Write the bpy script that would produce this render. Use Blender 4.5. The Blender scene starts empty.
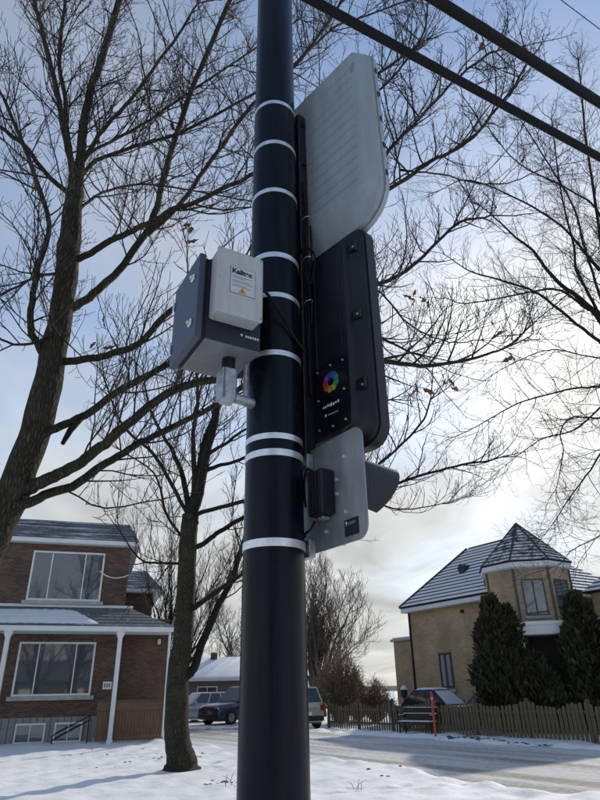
import bpy, math, random
import numpy as np
from mathutils import Vector, Matrix

scene = bpy.context.scene
C = scene.collection
R = math.radians

# ---------------------------------------------------------------- camera
PITCH, ROLL = math.atan(292.0 / 600.0), R(1.1)
cam_data = bpy.data.cameras.new('camera')
cam_data.sensor_width = 36.0
cam_data.lens = 27.0                     # 600 px focal length over the 800 px long side
cam_data.clip_start = 0.05
cam_data.clip_end = 6000
cam = bpy.data.objects.new('camera', cam_data)
C.objects.link(cam)
fwd = Vector((0, math.cos(PITCH), math.sin(PITCH)))
up0 = Vector((0, -math.sin(PITCH), math.cos(PITCH)))
r0 = Vector((1, 0, 0))
right = r0 * math.cos(ROLL) - up0 * math.sin(ROLL)
upv = up0 * math.cos(ROLL) + r0 * math.sin(ROLL)
M = Matrix.Identity(4)
for i in range(3):
    M[i][0], M[i][1], M[i][2] = right[i], upv[i], -fwd[i]
M[2][3] = 1.6
cam.matrix_world = M
scene.camera = cam

# ---------------------------------------------------------------- sky and sun
SUN_AZ, SUN_EL = R(27.0), R(27.5)        # azimuth from +Y towards +X
sun_dir = Vector((math.sin(SUN_AZ) * math.cos(SUN_EL), math.cos(SUN_AZ) * math.cos(SUN_EL), math.sin(SUN_EL)))
world = bpy.data.worlds.new('World')
scene.world = world
world.use_nodes = True
wn, wl = world.node_tree.nodes, world.node_tree.links
wn.clear()
def wnode(t, **kw):
    n = wn.new(t)
    for k, v in kw.items():
        setattr(n, k, v)
    return n
def wmath(op, a, b=None, clamp=False):
    n = wn.new('ShaderNodeMath'); n.operation = op; n.use_clamp = clamp
    for i, v in enumerate((a, b)):
        if v is None: continue
        if isinstance(v, (int, float)): n.inputs[i].default_value = v
        else: wl.new(v, n.inputs[i])
    return n.outputs[0]
out = wnode('ShaderNodeOutputWorld')
bg = wnode('ShaderNodeBackground')
sky = wnode('ShaderNodeTexSky', sky_type='NISHITA', sun_disc=False)
sky.sun_elevation = SUN_EL
sky.sun_rotation = SUN_AZ
sky.altitude = 50
sky.air_density = 1.0
sky.dust_density = 0.25
sky.ozone_density = 2.4
tc = wnode('ShaderNodeTexCoord')
sep = wnode('ShaderNodeSeparateXYZ'); wl.new(tc.outputs['Generated'], sep.inputs[0])
# thin high cloud: a flat layer seen in perspective
zc = wmath('ADD', wmath('MAXIMUM', sep.outputs['Z'], 0.0), 0.12)
comb = wnode('ShaderNodeCombineXYZ')
wl.new(wmath('DIVIDE', sep.outputs['X'], zc), comb.inputs[0])
wl.new(wmath('DIVIDE', sep.outputs['Y'], zc), comb.inputs[1])
nz = wnode('ShaderNodeTexNoise'); nz.inputs['Scale'].default_value = 0.85; nz.inputs['Detail'].default_value = 7.0
nz.inputs['Roughness'].default_value = 0.56; nz.inputs['Distortion'].default_value = 0.35
mp = wnode('ShaderNodeMapping'); mp.inputs['Location'].default_value = (3.1, 1.7, 0.0); mp.inputs['Rotation'].default_value = (0, 0, 0.5)
mp.inputs['Scale'].default_value = (1.0, 0.7, 1.0)
wl.new(comb.outputs[0], mp.inputs['Vector']); wl.new(mp.outputs[0], nz.inputs['Vector'])
dot = wnode('ShaderNodeVectorMath', operation='DOT_PRODUCT')
wl.new(tc.outputs['Generated'], dot.inputs[0]); dot.inputs[1].default_value = sun_dir
dotc = wmath('MAXIMUM', dot.outputs['Value'], 0.0)
low = wmath('SUBTRACT', 1.0, wmath('MULTIPLY', wmath('MAXIMUM', sep.outputs['Z'], 0.0), 1.35), clamp=True)
dens = wmath('ADD', nz.outputs['Fac'], wmath('MULTIPLY', wmath('POWER', low, 1.3), 0.42))
dens = wmath('ADD', dens, wmath('MULTIPLY', wmath('POWER', dotc, 3.0), 0.22))   # forward scattering: cloud shows up near the sun
cov = wnode('ShaderNodeMapRange', interpolation_type='SMOOTHSTEP')
wl.new(dens, cov.inputs[0]); cov.inputs[1].default_value = 0.49; cov.inputs[2].default_value = 0.97
cov.inputs[3].default_value = 0.06; cov.inputs[4].default_value = 0.97
# cloud brightness: pale grey, lit through towards the sun
nz2 = wnode('ShaderNodeTexNoise'); nz2.inputs['Distortion'].default_value = 0.6; nz2.inputs['Scale'].default_value = 1.9; nz2.inputs['Detail'].default_value = 6.0
wl.new(mp.outputs[0], nz2.inputs['Vector'])
cb = wmath('ADD', 3.2, wmath('MULTIPLY', wmath('POWER', dotc, 6.0), 1.15))
cb = wmath('ADD', cb, wmath('MULTIPLY', wmath('POWER', dotc, 60.0), 3.0))
cb = wmath('MULTIPLY', cb, wmath('ADD', 0.38, wmath('MULTIPLY', nz2.outputs['Fac'], 1.2)))
ccol = wnode('ShaderNodeVectorMath', operation='SCALE'); ccol.inputs[0].default_value = (1.0, 1.0, 0.97)
wl.new(cb, ccol.inputs['Scale'])
mixc = wnode('ShaderNodeMix', data_type='RGBA')
wl.new(cov.outputs[0], mixc.inputs[0]); wl.new(sky.outputs[0], mixc.inputs[6]); wl.new(ccol.outputs[0], mixc.inputs[7])
wl.new(mixc.outputs[2], bg.inputs['Color'])
bg.inputs['Strength'].default_value = 0.15
wl.new(bg.outputs[0], out.inputs[0])

sun_data = bpy.data.lights.new('sun', 'SUN')
sun_data.energy = 2.4
sun_data.angle = R(1.2)
sun_data.color = (1.0, 0.93, 0.82)
sun = bpy.data.objects.new('sun', sun_data)
C.objects.link(sun)
sun.rotation_euler = sun_dir.to_track_quat('Z', 'Y').to_euler()
sun.location = (0, 0, 30)

scene.view_settings.view_transform = 'Standard'
scene.view_settings.look = 'None'
scene.view_settings.exposure = 0.32
scene.view_settings.gamma = 1.0
scene.view_settings.use_curve_mapping = False
scene.render.engine = 'CYCLES'
scene.cycles.max_bounces = 6
scene.cycles.diffuse_bounces = 3
scene.cycles.glossy_bounces = 3

# ---------------------------------------------------------------- materials
def material(name, color, rough=0.7, metal=0.0, vary=0.0, vscale=4.0, bump=0.0, bscale=30.0, color2=None, spec=0.5, stretch=None, ior=1.45, coat=0.0):
    m = bpy.data.materials.new(name); m.use_nodes = True
    N, L = m.node_tree.nodes, m.node_tree.links
    b = N['Principled BSDF']
    b.inputs['Base Color'].default_value = (*color, 1)
    b.inputs['Roughness'].default_value = rough
    b.inputs['Metallic'].default_value = metal
    b.inputs['Specular IOR Level'].default_value = spec
    b.inputs['IOR'].default_value = ior
    b.inputs['Coat Weight'].default_value = coat
    t = N.new('ShaderNodeTexCoord'); v = t.outputs['Object']
    if stretch:
        mpn = N.new('ShaderNodeMapping'); mpn.inputs['Scale'].default_value = stretch
        L.new(v, mpn.inputs['Vector']); v = mpn.outputs[0]
    if vary or color2:
        n = N.new('ShaderNodeTexNoise'); n.inputs['Scale'].default_value = vscale; n.inputs['Detail'].default_value = 6
        n.inputs['Roughness'].default_value = 0.62
        L.new(v, n.inputs['Vector'])
        r = N.new('ShaderNodeValToRGB')
        c2 = color2 if color2 else tuple(c * (1 + vary) for c in color)
        c1 = color if color2 else tuple(c * (1 - vary) for c in color)
        r.color_ramp.elements[0].position = 0.36; r.color_ramp.elements[0].color = (*c1, 1)
        r.color_ramp.elements[1].position = 0.66; r.color_ramp.elements[1].color = (*c2, 1)
        L.new(n.outputs['Fac'], r.inputs[0]); L.new(r.outputs[0], b.inputs['Base Color'])
        mr = N.new('ShaderNodeMapRange'); mr.inputs[3].default_value = max(rough - 0.08, 0.02); mr.inputs[4].default_value = min(rough + 0.1, 1)
        L.new(n.outputs['Fac'], mr.inputs[0]); L.new(mr.outputs[0], b.inputs['Roughness'])
    if bump:
        n2 = N.new('ShaderNodeTexNoise'); n2.inputs['Scale'].default_value = bscale; n2.inputs['Detail'].default_value = 5
        L.new(v, n2.inputs['Vector'])
        bp = N.new('ShaderNodeBump'); bp.inputs['Strength'].default_value = bump; bp.inputs['Distance'].default_value = 0.02
        L.new(n2.outputs['Fac'], bp.inputs['Height']); L.new(bp.outputs[0], b.inputs['Normal'])
    return m

def brick_material(name, c1, c2, mortar, scale=1.0):
    m = bpy.data.materials.new(name); m.use_nodes = True
    N, L = m.node_tree.nodes, m.node_tree.links
    b = N['Principled BSDF']; b.inputs['Roughness'].default_value = 0.85
    t = N.new('ShaderNodeTexCoord'); s = N.new('ShaderNodeSeparateXYZ'); L.new(t.outputs['Object'], s.inputs[0])
    a = N.new('ShaderNodeMath'); a.operation = 'ADD'; L.new(s.outputs['X'], a.inputs[0]); L.new(s.outputs['Y'], a.inputs[1])
    c = N.new('ShaderNodeCombineXYZ'); L.new(a.outputs[0], c.inputs[0]); L.new(s.outputs['Z'], c.inputs[1])
    k = N.new('ShaderNodeTexBrick'); k.inputs['Scale'].default_value = 1.0
    k.inputs['Brick Width'].default_value = 0.215 * scale; k.inputs['Row Height'].default_value = 0.075 * scale
    k.inputs['Mortar Size'].default_value = 0.008; k.inputs['Mortar Smooth'].default_value = 0.3; k.inputs['Bias'].default_value = -0.1
    k.inputs['Color1'].default_value = (*c1, 1); k.inputs['Color2'].default_value = (*c2, 1); k.inputs['Mortar'].default_value = (*mortar, 1)
    L.new(c.outputs[0], k.inputs['Vector'])
    n = N.new('ShaderNodeTexNoise'); n.inputs['Scale'].default_value = 0.9; n.inputs['Detail'].default_value = 6; L.new(c.outputs[0], n.inputs['Vector'])
    r = N.new('ShaderNodeMapRange'); r.inputs[1].default_value = 0.3; r.inputs[2].default_value = 0.7; r.inputs[3].default_value = 0.72; r.inputs[4].default_value = 1.2
    L.new(n.outputs['Fac'], r.inputs[0])
    v = N.new('ShaderNodeVectorMath'); v.operation = 'SCALE'; L.new(k.outputs['Color'], v.inputs[0]); L.new(r.outputs[0], v.inputs['Scale'])
    L.new(v.outputs[0], b.inputs['Base Color'])
    bp = N.new('ShaderNodeBump'); bp.inputs['Strength'].default_value = 0.5; bp.inputs['Distance'].default_value = 0.01; bp.invert = True
    L.new(k.outputs['Fac'], bp.inputs['Height']); L.new(bp.outputs[0], b.inputs['Normal'])
    return m

def snowy_material(name, under, lo=0.40, hi=0.55, scale=2.0, stretch=(1, 1, 1), detail=8, fine=0.0):
    """a surface with snow lying in patches on it"""
    m = bpy.data.materials.new(name); m.use_nodes = True
    N, L = m.node_tree.nodes, m.node_tree.links
    b = N['Principled BSDF']; b.inputs['Roughness'].default_value = 0.75
    t = N.new('ShaderNodeTexCoord'); mpn = N.new('ShaderNodeMapping'); mpn.inputs['Scale'].default_value = stretch
    L.new(t.outputs['Object'], mpn.inputs['Vector'])
    n = N.new('ShaderNodeTexNoise'); n.inputs['Scale'].default_value = scale; n.inputs['Detail'].default_value = detail; n.inputs['Roughness'].default_value = 0.65
    L.new(mpn.outputs[0], n.inputs['Vector'])
    r = N.new('ShaderNodeMapRange'); r.interpolation_type = 'SMOOTHSTEP'; r.inputs[1].default_value = lo; r.inputs[2].default_value = hi
    fac = n.outputs['Fac']
    if fine:
        nf = N.new('ShaderNodeTexNoise'); nf.inputs['Scale'].default_value = 26.0; nf.inputs['Detail'].default_value = 4
        L.new(t.outputs['Object'], nf.inputs['Vector'])
        ms = N.new('ShaderNodeMath'); ms.operation = 'MULTIPLY_ADD'; ms.inputs[1].default_value = fine; L.new(nf.outputs['Fac'], ms.inputs[0]); L.new(fac, ms.inputs[2])
        fac = ms.outputs[0]
    L.new(fac, r.inputs[0])
    mx = N.new('ShaderNodeMix'); mx.data_type = 'RGBA'
    n3 = N.new('ShaderNodeTexNoise'); n3.inputs['Scale'].default_value = 9.0; n3.inputs['Detail'].default_value = 5; L.new(t.outputs['Object'], n3.inputs['Vector'])
    ur = N.new('ShaderNodeValToRGB'); ur.color_ramp.elements[0].color = (*[c * 0.6 for c in under], 1); ur.color_ramp.elements[1].color = (*[c * 1.4 for c in under], 1)
    ur.color_ramp.elements[0].position = 0.3; ur.color_ramp.elements[1].position = 0.7
    L.new(n3.outputs['Fac'], ur.inputs[0]); L.new(ur.outputs[0], mx.inputs[6])
    mx.inputs[7].default_value = (0.82, 0.815, 0.80, 1)
    L.new(r.outputs[0], mx.inputs[0]); L.new(mx.outputs[2], b.inputs['Base Color'])
    bp = N.new('ShaderNodeBump'); bp.inputs['Strength'].default_value = 0.7; bp.inputs['Distance'].default_value = 0.05
    nb = N.new('ShaderNodeTexNoise'); nb.inputs['Scale'].default_value = 2.6; nb.inputs['Detail'].default_value = 7; nb.inputs['Roughness'].default_value = 0.6; L.new(t.outputs['Object'], nb.inputs['Vector'])
    ad = N.new('ShaderNodeMath'); ad.operation = 'ADD'; L.new(nb.outputs['Fac'], ad.inputs[0]); L.new(fac, ad.inputs[1])
    L.new(ad.outputs[0], bp.inputs['Height']); L.new(bp.outputs[0], b.inputs['Normal'])
    return m

def bark_material(name, dark, light, lichen=None):
    m = bpy.data.materials.new(name); m.use_nodes = True
    N, L = m.node_tree.nodes, m.node_tree.links
    b = N['Principled BSDF']; b.inputs['Roughness'].default_value = 0.92; b.inputs['Specular IOR Level'].default_value = 0.25
    t = N.new('ShaderNodeTexCoord')
    def mapped(sc):
        q = N.new('ShaderNodeMapping'); q.inputs['Scale'].default_value = sc; L.new(t.outputs['Object'], q.inputs['Vector']); return q.outputs[0]
    wn_ = N.new('ShaderNodeTexNoise'); wn_.inputs['Scale'].default_value = 5; wn_.inputs['Detail'].default_value = 4; L.new(t.outputs['Object'], wn_.inputs['Vector'])
    va = N.new('ShaderNodeVectorMath'); va.operation = 'MULTIPLY_ADD'; va.inputs[1].default_value = (1.2, 1.2, 0.5); L.new(wn_.outputs['Color'], va.inputs[0]); L.new(mapped((30, 30, 7.5)), va.inputs[2])
    vo = N.new('ShaderNodeTexVoronoi'); vo.feature = 'DISTANCE_TO_EDGE'; vo.inputs['Scale'].default_value = 1.0; L.new(va.outputs[0], vo.inputs['Vector'])
    cr = N.new('ShaderNodeMapRange'); cr.inputs[1].default_value = 0.0; cr.inputs[2].default_value = 0.40; L.new(vo.outputs['Distance'], cr.inputs[0])
    fn = N.new('ShaderNodeTexNoise'); fn.inputs['Scale'].default_value = 34; fn.inputs['Detail'].default_value = 7; fn.inputs['Roughness'].default_value = 0.7; L.new(mapped((1, 1, 0.45)), fn.inputs['Vector'])
    mu = N.new('ShaderNodeMath'); mu.operation = 'MULTIPLY'; L.new(cr.outputs[0], mu.inputs[0]); L.new(fn.outputs['Fac'], mu.inputs[1])
    rp = N.new('ShaderNodeValToRGB'); rp.color_ramp.elements[0].position = 0.08; rp.color_ramp.elements[0].color = (*dark, 1); rp.color_ramp.elements[1].position = 0.6; rp.color_ramp.elements[1].color = (*light, 1)
    L.new(mu.outputs[0], rp.inputs[0]); col = rp.outputs[0]
    if lichen:
        ln_ = N.new('ShaderNodeTexNoise'); ln_.inputs['Scale'].default_value = 3.2; ln_.inputs['Detail'].default_value = 8; ln_.inputs['Roughness'].default_value = 0.7; L.new(t.outputs['Object'], ln_.inputs['Vector'])
        lr = N.new('ShaderNodeMapRange'); lr.inputs[1].default_value = 0.52; lr.inputs[2].default_value = 0.66; lr.inputs[4].default_value = 0.6; L.new(ln_.outputs['Fac'], lr.inputs[0])
        mx = N.new('ShaderNodeMix'); mx.data_type = 'RGBA'; mx.inputs[7].default_value = (*lichen, 1); L.new(lr.outputs[0], mx.inputs[0]); L.new(col, mx.inputs[6]); col = mx.outputs[2]
    L.new(col, b.inputs['Base Color'])
    bp = N.new('ShaderNodeBump'); bp.inputs['Strength'].default_value = 0.9; bp.inputs['Distance'].default_value = 0.03
    ad = N.new('ShaderNodeMath'); ad.operation = 'MULTIPLY_ADD'; ad.inputs[1].default_value = 0.5; L.new(fn.outputs['Fac'], ad.inputs[0]); L.new(cr.outputs[0], ad.inputs[2])
    L.new(ad.outputs[0], bp.inputs['Height']); L.new(bp.outputs[0], b.inputs['Normal'])
    return m

MAT = {}
MAT['pole'] = material('pole_paint', (0.0035, 0.006, 0.010), 0.25, spec=0.24, vary=0.5, vscale=5, bump=0.05, bscale=40, stretch=(9, 9, 0.7))
MAT['steel'] = material('steel_strap', (0.86, 0.87, 0.88), 0.40, 0.85, vary=0.14, vscale=30)
MAT['galv'] = material('galvanised', (0.42, 0.44, 0.46), 0.45, 0.7, vary=0.25, vscale=40)
MAT['alu'] = material('aluminium_plate', (0.30, 0.32, 0.335), 0.45, 0.6, vary=0.16, vscale=7, stretch=(4, 4, 0.8))
MAT['cab'] = material('cabinet_paint', (0.018, 0.024, 0.032), 0.45, vary=0.15, vscale=12, bump=0.04, bscale=300)
MAT['cab_door'] = material('cabinet_door_sky_tint', (0.055, 0.072, 0.10), 0.40, vary=0.12, vscale=8, bump=0.04, bscale=300)  # bluer and lighter than the case: sky reflection put into the colour
MAT['cab_under'] = material('cabinet_underside_lit', (0.19, 0.19, 0.19), 0.6, vary=0.15, vscale=10)  # paler than the case: light bounced off the snow put into the colour
MAT['gap_fill'] = material('gap_black', (0.008, 0.008, 0.009), 0.7)
MAT['box_grey'] = material('grey_plastic', (0.48, 0.485, 0.485), 0.5, vary=0.07, vscale=5, stretch=(6, 6, 1), bump=0.03, bscale=200)
MAT['panel'] = material('panel_plastic', (0.29, 0.335, 0.36), 0.55, vary=0.10, vscale=3, stretch=(5, 5, 0.8), bump=0.02, bscale=150)
MAT['blackpl'] = material('black_plastic', (0.010, 0.011, 0.013), 0.42, vary=0.3, vscale=8, bump=0.03, bscale=220)
MAT['blackgl'] = material('black_gloss_plate', (0.006, 0.007, 0.010), 0.28, vary=0.2, vscale=5)
MAT['visor'] = material('visor_plastic', (0.022, 0.024, 0.028), 0.5, vary=0.2, vscale=9)
MAT['white_print'] = material('white_print', (0.75, 0.77, 0.8), 0.6)
MAT['black_print'] = material('black_print', (0.01, 0.01, 0.015), 0.6)
MAT['grey_print'] = material('grey_print', (0.18, 0.19, 0.22), 0.6)
MAT['sticker'] = material('sticker', (0.56, 0.575, 0.59), 0.5, vary=0.04, vscale=20)
MAT['amber'] = material('amber_print', (0.55, 0.33, 0.05), 0.6)
MAT['cable'] = material('black_cable', (0.005, 0.005, 0.006), 0.6, spec=0.3, vary=0.3, vscale=10)
MAT['lens'] = material('amber_lens', (0.6, 0.3, 0.02), 0.15)
MAT['snow'] = material('snow', (0.82, 0.82, 0.81), 0.75, vary=0.035, vscale=1.5, bump=0.5, bscale=8)
MAT['bark'] = bark_material('fissured_bark', (0.030, 0.025, 0.017), (0.110, 0.094, 0.062), (0.085, 0.088, 0.046))
MAT['bark_dark'] = bark_material('fissured_dark_bark', (0.018, 0.015, 0.012), (0.062, 0.050, 0.038), (0.045, 0.047, 0.030))
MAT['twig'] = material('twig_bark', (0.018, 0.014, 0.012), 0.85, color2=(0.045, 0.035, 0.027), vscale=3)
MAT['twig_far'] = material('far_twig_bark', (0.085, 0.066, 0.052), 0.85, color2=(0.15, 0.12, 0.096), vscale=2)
MAT['dead_leaf'] = material('dead_leaf', (0.11, 0.042, 0.016), 0.7, color2=(0.22, 0.09, 0.035), vscale=20)
MAT['cedar'] = material('cedar_foliage', (0.018, 0.024, 0.010), 0.8, color2=(0.085, 0.076, 0.032), vscale=3.0)
MAT['brown_bush'] = material('brown_bush', (0.17, 0.112, 0.066), 0.8, color2=(0.30, 0.215, 0.135), vscale=2.5)
MAT['brick_l'] = brick_material('dark_brown_brick', (0.072, 0.040, 0.027), (0.160, 0.088, 0.058), (0.15, 0.125, 0.105))
MAT['brick_w'] = brick_material('warm_brown_brick', (0.09, 0.053, 0.036), (0.165, 0.096, 0.062), (0.15, 0.125, 0.105))
MAT['brick_r'] = brick_material('tan_brick', (0.38, 0.268, 0.146), (0.49, 0.352, 0.202), (0.42, 0.345, 0.255))
MAT['white_paint'] = material('white_paint', (0.74, 0.75, 0.75), 0.5, vary=0.05, vscale=3)
MAT['sill'] = material('stone_sill', (0.42, 0.40, 0.37), 0.8, vary=0.12, vscale=6)
MAT['glass'] = material('window_glass', (0.065, 0.078, 0.092), 0.03, ior=2.05, spec=0.5)  # lifted base colour stands in for reflected sky and dim interiors
MAT['curtain'] = material('curtain', (0.30, 0.30, 0.30), 0.9, vary=0.3, vscale=7, stretch=(4, 4, 0.3))
MAT['shingle'] = snowy_material('snow_dusted_shingle', (0.14, 0.15, 0.165), 0.47, 0.72, 1.4, (0.5, 3, 6))
MAT['shingle_porch'] = snowy_material('bare_shingle', (0.13, 0.135, 0.135), 0.60, 0.74, 3.0)
MAT['tile'] = material('dark_roof_tile', (0.030, 0.030, 0.038), 0.6, vary=0.3, vscale=6)
MAT['tile_snow'] = snowy_material('snowy_roof_tile', (0.05, 0.05, 0.06), 0.26, 0.46, 1.3, (1, 1, 1), fine=0.06)
MAT['tile_snow_b'] = snowy_material('thinly_snowed_roof_tile', (0.05, 0.05, 0.058), 0.36, 0.56, 2.6, (1, 1, 1))
MAT['siding'] = material('pale_siding', (0.25, 0.25, 0.235), 0.6, vary=0.08, vscale=4)
MAT['plank'] = material('stained_plank', (0.12, 0.065, 0.038), 0.7, color2=(0.19, 0.105, 0.06), vscale=4, stretch=(6, 6, 0.6))
MAT['fence'] = material('weathered_fence', (0.10, 0.072, 0.040), 0.85, color2=(0.21, 0.16, 0.092), vscale=3.5, stretch=(5, 5, 0.6), bump=0.4, bscale=25)
MAT['bench'] = material('black_bench_metal', (0.012, 0.013, 0.015), 0.45)
MAT['stake'] = material('orange_red_stake', (0.62, 0.065, 0.025), 0.5, vary=0.1, vscale=8)
MAT['tyre'] = material('tyre', (0.012, 0.012, 0.012), 0.8)
MAT['rim'] = material('wheel_rim', (0.35, 0.36, 0.37), 0.3, 0.8)
MAT['carglass'] = material('car_glass', (0.012, 0.015, 0.018), 0.05, ior=1.8)
MAT['redlens'] = material('red_lens', (0.35, 0.012, 0.01), 0.2)
MAT['clearlens'] = material('clear_lens', (0.6, 0.62, 0.64), 0.15)
MAT['trim'] = material('black_trim', (0.015, 0.015, 0.016), 0.6)
MAT['porch_dark'] = material('porch_shade_colour', (0.05, 0.045, 0.042), 0.9)  # dark colour carries the shade under the turret porch
MAT['clod'] = material('frozen_clod', (0.06, 0.055, 0.05), 0.9, color2=(0.16, 0.15, 0.145), vscale=8)
MAT['hill'] = material('wooded_hill', (0.055, 0.06, 0.07), 0.95, color2=(0.09, 0.095, 0.105), vscale=0.02)  # grey-blue base colour holds the distance haze

# ---------------------------------------------------------------- mesh helpers
class MB:
    def __init__(self):
        self.v, self.f, self.m = [], [], []
    def add(self, verts, faces, mi=0):
        o = len(self.v)
        self.v.extend([tuple(p) for p in verts])
        self.f.extend([tuple(i + o for i in f) for f in faces])
        self.m.extend([mi] * len(faces))
        return self
    def box(self, x0, x1, y0, y1, z0, z1, mi=0):
        p = [(x0, y0, z0), (x1, y0, z0), (x1, y1, z0), (x0, y1, z0), (x0, y0, z1), (x1, y0, z1), (x1, y1, z1), (x0, y1, z1)]
        return self.add(p, [(0, 3, 2, 1), (4, 5, 6, 7), (0, 1, 5, 4), (1, 2, 6, 5), (2, 3, 7, 6), (3, 0, 4, 7)], mi)
    def bbox(self, x0, x1, y0, y1, z0, z1, b=0.01, mi=0):
        """box with all edges chamfered by b"""
        pts = []
        for sx, x in ((1, x0), (-1, x1)):
            for sy, y in ((1, y0), (-1, y1)):
                for sz, z in ((1, z0), (-1, z1)):
                    pts += [(x, y + sy * b, z + sz * b), (x + sx * b, y, z + sz * b), (x + sx * b, y + sy * b, z)]
        import itertools
        def idx(i, j, k, a): return ((i * 2 + j) * 2 + k) * 3 + a
        F = []
        for i in (0, 1): F.append([idx(i, 0, 0, 0), idx(i, 1, 0, 0), idx(i, 1, 1, 0), idx(i, 0, 1, 0)][::(-1 if i == 0 else 1)])
        for j in (0, 1): F.append([idx(0, j, 0, 1), idx(1, j, 0, 1), idx(1, j, 1, 1), idx(0, j, 1, 1)][::(1 if j == 0 else -1)])
        for k in (0, 1): F.append([idx(0, 0, k, 2), idx(1, 0, k, 2), idx(1, 1, k, 2), idx(0, 1, k, 2)][::(-1 if k == 0 else 1)])
        for i in (0, 1):
            for j in (0, 1): F.append([idx(i, j, 0, 0), idx(i, j, 1, 0), idx(i, j, 1, 1), idx(i, j, 0, 1)][::(1 if i == j else -1)])
            for k in (0, 1): F.append([idx(i, 0, k, 0), idx(i, 1, k, 0), idx(i, 1, k, 2), idx(i, 0, k, 2)][::(-1 if i == k else 1)])
        for j in (0, 1):
            for k in (0, 1): F.append([idx(0, j, k, 1), idx(1, j, k, 1), idx(1, j, k, 2), idx(0, j, k, 2)][::(1 if j == k else -1)])
        for i in (0, 1):
            for j in (0, 1):
                for k in (0, 1): F.append([idx(i, j, k, 0), idx(i, j, k, 1), idx(i, j, k, 2)][::(1 if (i + j + k) % 2 == 0 else -1)])
        return self.add(pts, F, mi)
    def tube(self, path, radii, n=8, mi=0, caps=True):
        P = np.asarray(path, float); k = len(P)
        if np.isscalar(radii): radii = [radii] * k
        T = np.gradient(P, axis=0); T /= np.maximum(np.linalg.norm(T, axis=1), 1e-9)[:, None]
        a = np.array([0, 0, 1.0]) if abs(T[0][2]) < 0.9 else np.array([1.0, 0, 0])
        u = np.cross(T[0], a); u /= np.linalg.norm(u)
        ang = np.arange(n) * 2 * math.pi / n; ca, sa = np.cos(ang), np.sin(ang)
        rings = []
        for i in range(k):
            u = u - T[i] * (u @ T[i]); u /= max(np.linalg.norm(u), 1e-9)
            w = np.cross(T[i], u)
            rings.append(P[i] + radii[i] * (ca[:, None] * u + sa[:, None] * w))
        V = np.concatenate(rings)
        F = [(i * n + j, i * n + (j + 1) % n, (i + 1) * n + (j + 1) % n, (i + 1) * n + j) for i in range(k - 1) for j in range(n)]
        if caps and n > 3:
            F.append(tuple(range(n - 1, -1, -1))); F.append(tuple((k - 1) * n + j for j in range(n)))
        return self.add(V.tolist(), F, mi)
    def prism(self, pts, y0, y1, mi=0):
        """outline in x-z, extruded along y"""
        n = len(pts)
        V = [(x, y0, z) for x, z in pts] + [(x, y1, z) for x, z in pts]
        F = [tuple(range(n)), tuple(range(2 * n - 1, n - 1, -1))] + [(i, i + n, (i + 1) % n + n, (i + 1) % n) for i in range(n)]
        return self.add(V, F, mi)
    def rings(self, loops, cap0=True, cap1=True, mi=0):
        n = len(loops[0]); V = [p for l in loops for p in l]
        F = [(i * n + j, i * n + (j + 1) % n, (i + 1) * n + (j + 1) % n, (i + 1) * n + j) for i in range(len(loops) - 1) for j in range(n)]
        if cap0: F.append(tuple(range(n - 1, -1, -1)))
        if cap1: F.append(tuple((len(loops) - 1) * n + j for j in range(n)))
        return self.add(V, F, mi)
    def build(self, name, mat, parent=None, smooth=False, loc=None, fix=True):
        me = bpy.data.meshes.new(name)
        me.from_pydata(self.v, [], self.f)
        for mm in (mat if isinstance(mat, (list, tuple)) else [mat]):
            me.materials.append(mm)
        if isinstance(mat, (list, tuple)):
            me.polygons.foreach_set('material_index', self.m)
        if fix:
            import bmesh
            bm = bmesh.new(); bm.from_mesh(me); bmesh.ops.recalc_face_normals(bm, faces=bm.faces); bm.to_mesh(me); bm.free()
        if smooth:
            me.polygons.foreach_set('use_smooth', [True] * len(me.polygons))
            if smooth != 'all':
                me.set_sharp_from_angle(angle=R(smooth if smooth is not True else 40))
        me.update()
        return link(name, me, parent, loc)

class TW:
    """fast collector for many thin tubes"""
    tmpl = {}
    def __init__(self): self.V, self.F, self.k = [], [], 0
    def tube(self, P, rad, n=3, caps=False):
        P = np.asarray(P, float); k = len(P)
        T = np.gradient(P, axis=0); T /= np.maximum(np.linalg.norm(T, axis=1), 1e-9)[:, None]
        ref = np.array([0.31, 0.77, 0.55]) if abs(T[0] @ np.array([0.31, 0.77, 0.55])) < 0.85 else np.array([0.9, -0.4, 0.1])
        u = np.cross(T, ref); u /= np.maximum(np.linalg.norm(u, axis=1), 1e-9)[:, None]; w = np.cross(T, u)
        a = np.arange(n) * 2 * math.pi / n; rad = np.broadcast_to(np.asarray(rad, float), (k,))
        ring = P[:, None, :] + rad[:, None, None] * (np.cos(a)[None, :, None] * u[:, None, :] + np.sin(a)[None, :, None] * w[:, None, :])
        self.V.append(ring.reshape(-1, 3))
        if (k, n) not in TW.tmpl:
            TW.tmpl[(k, n)] = np.array([(i * n + j, i * n + (j + 1) % n, (i + 1) * n + (j + 1) % n, (i + 1) * n + j) for i in range(k - 1) for j in range(n)])
        self.F.append(TW.tmpl[(k, n)] + self.k); self.k += k * n
    def build(self, name, mat, parent=None, **kw):
        me = bpy.data.meshes.new(name); V = np.concatenate(self.V); F = np.concatenate(self.F)
        me.vertices.add(len(V)); me.vertices.foreach_set('co', V.astype(np.float32).ravel())
        me.loops.add(F.size); me.loops.foreach_set('vertex_index', F.astype(np.int32).ravel())
        me.polygons.add(len(F)); me.polygons.foreach_set('loop_start', np.arange(0, F.size, 4, dtype=np.int32))
        me.polygons.foreach_set('use_smooth', np.ones(len(F), bool))
        me.materials.append(mat); me.update(calc_edges=True)
        return link(name, me, parent)

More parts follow.
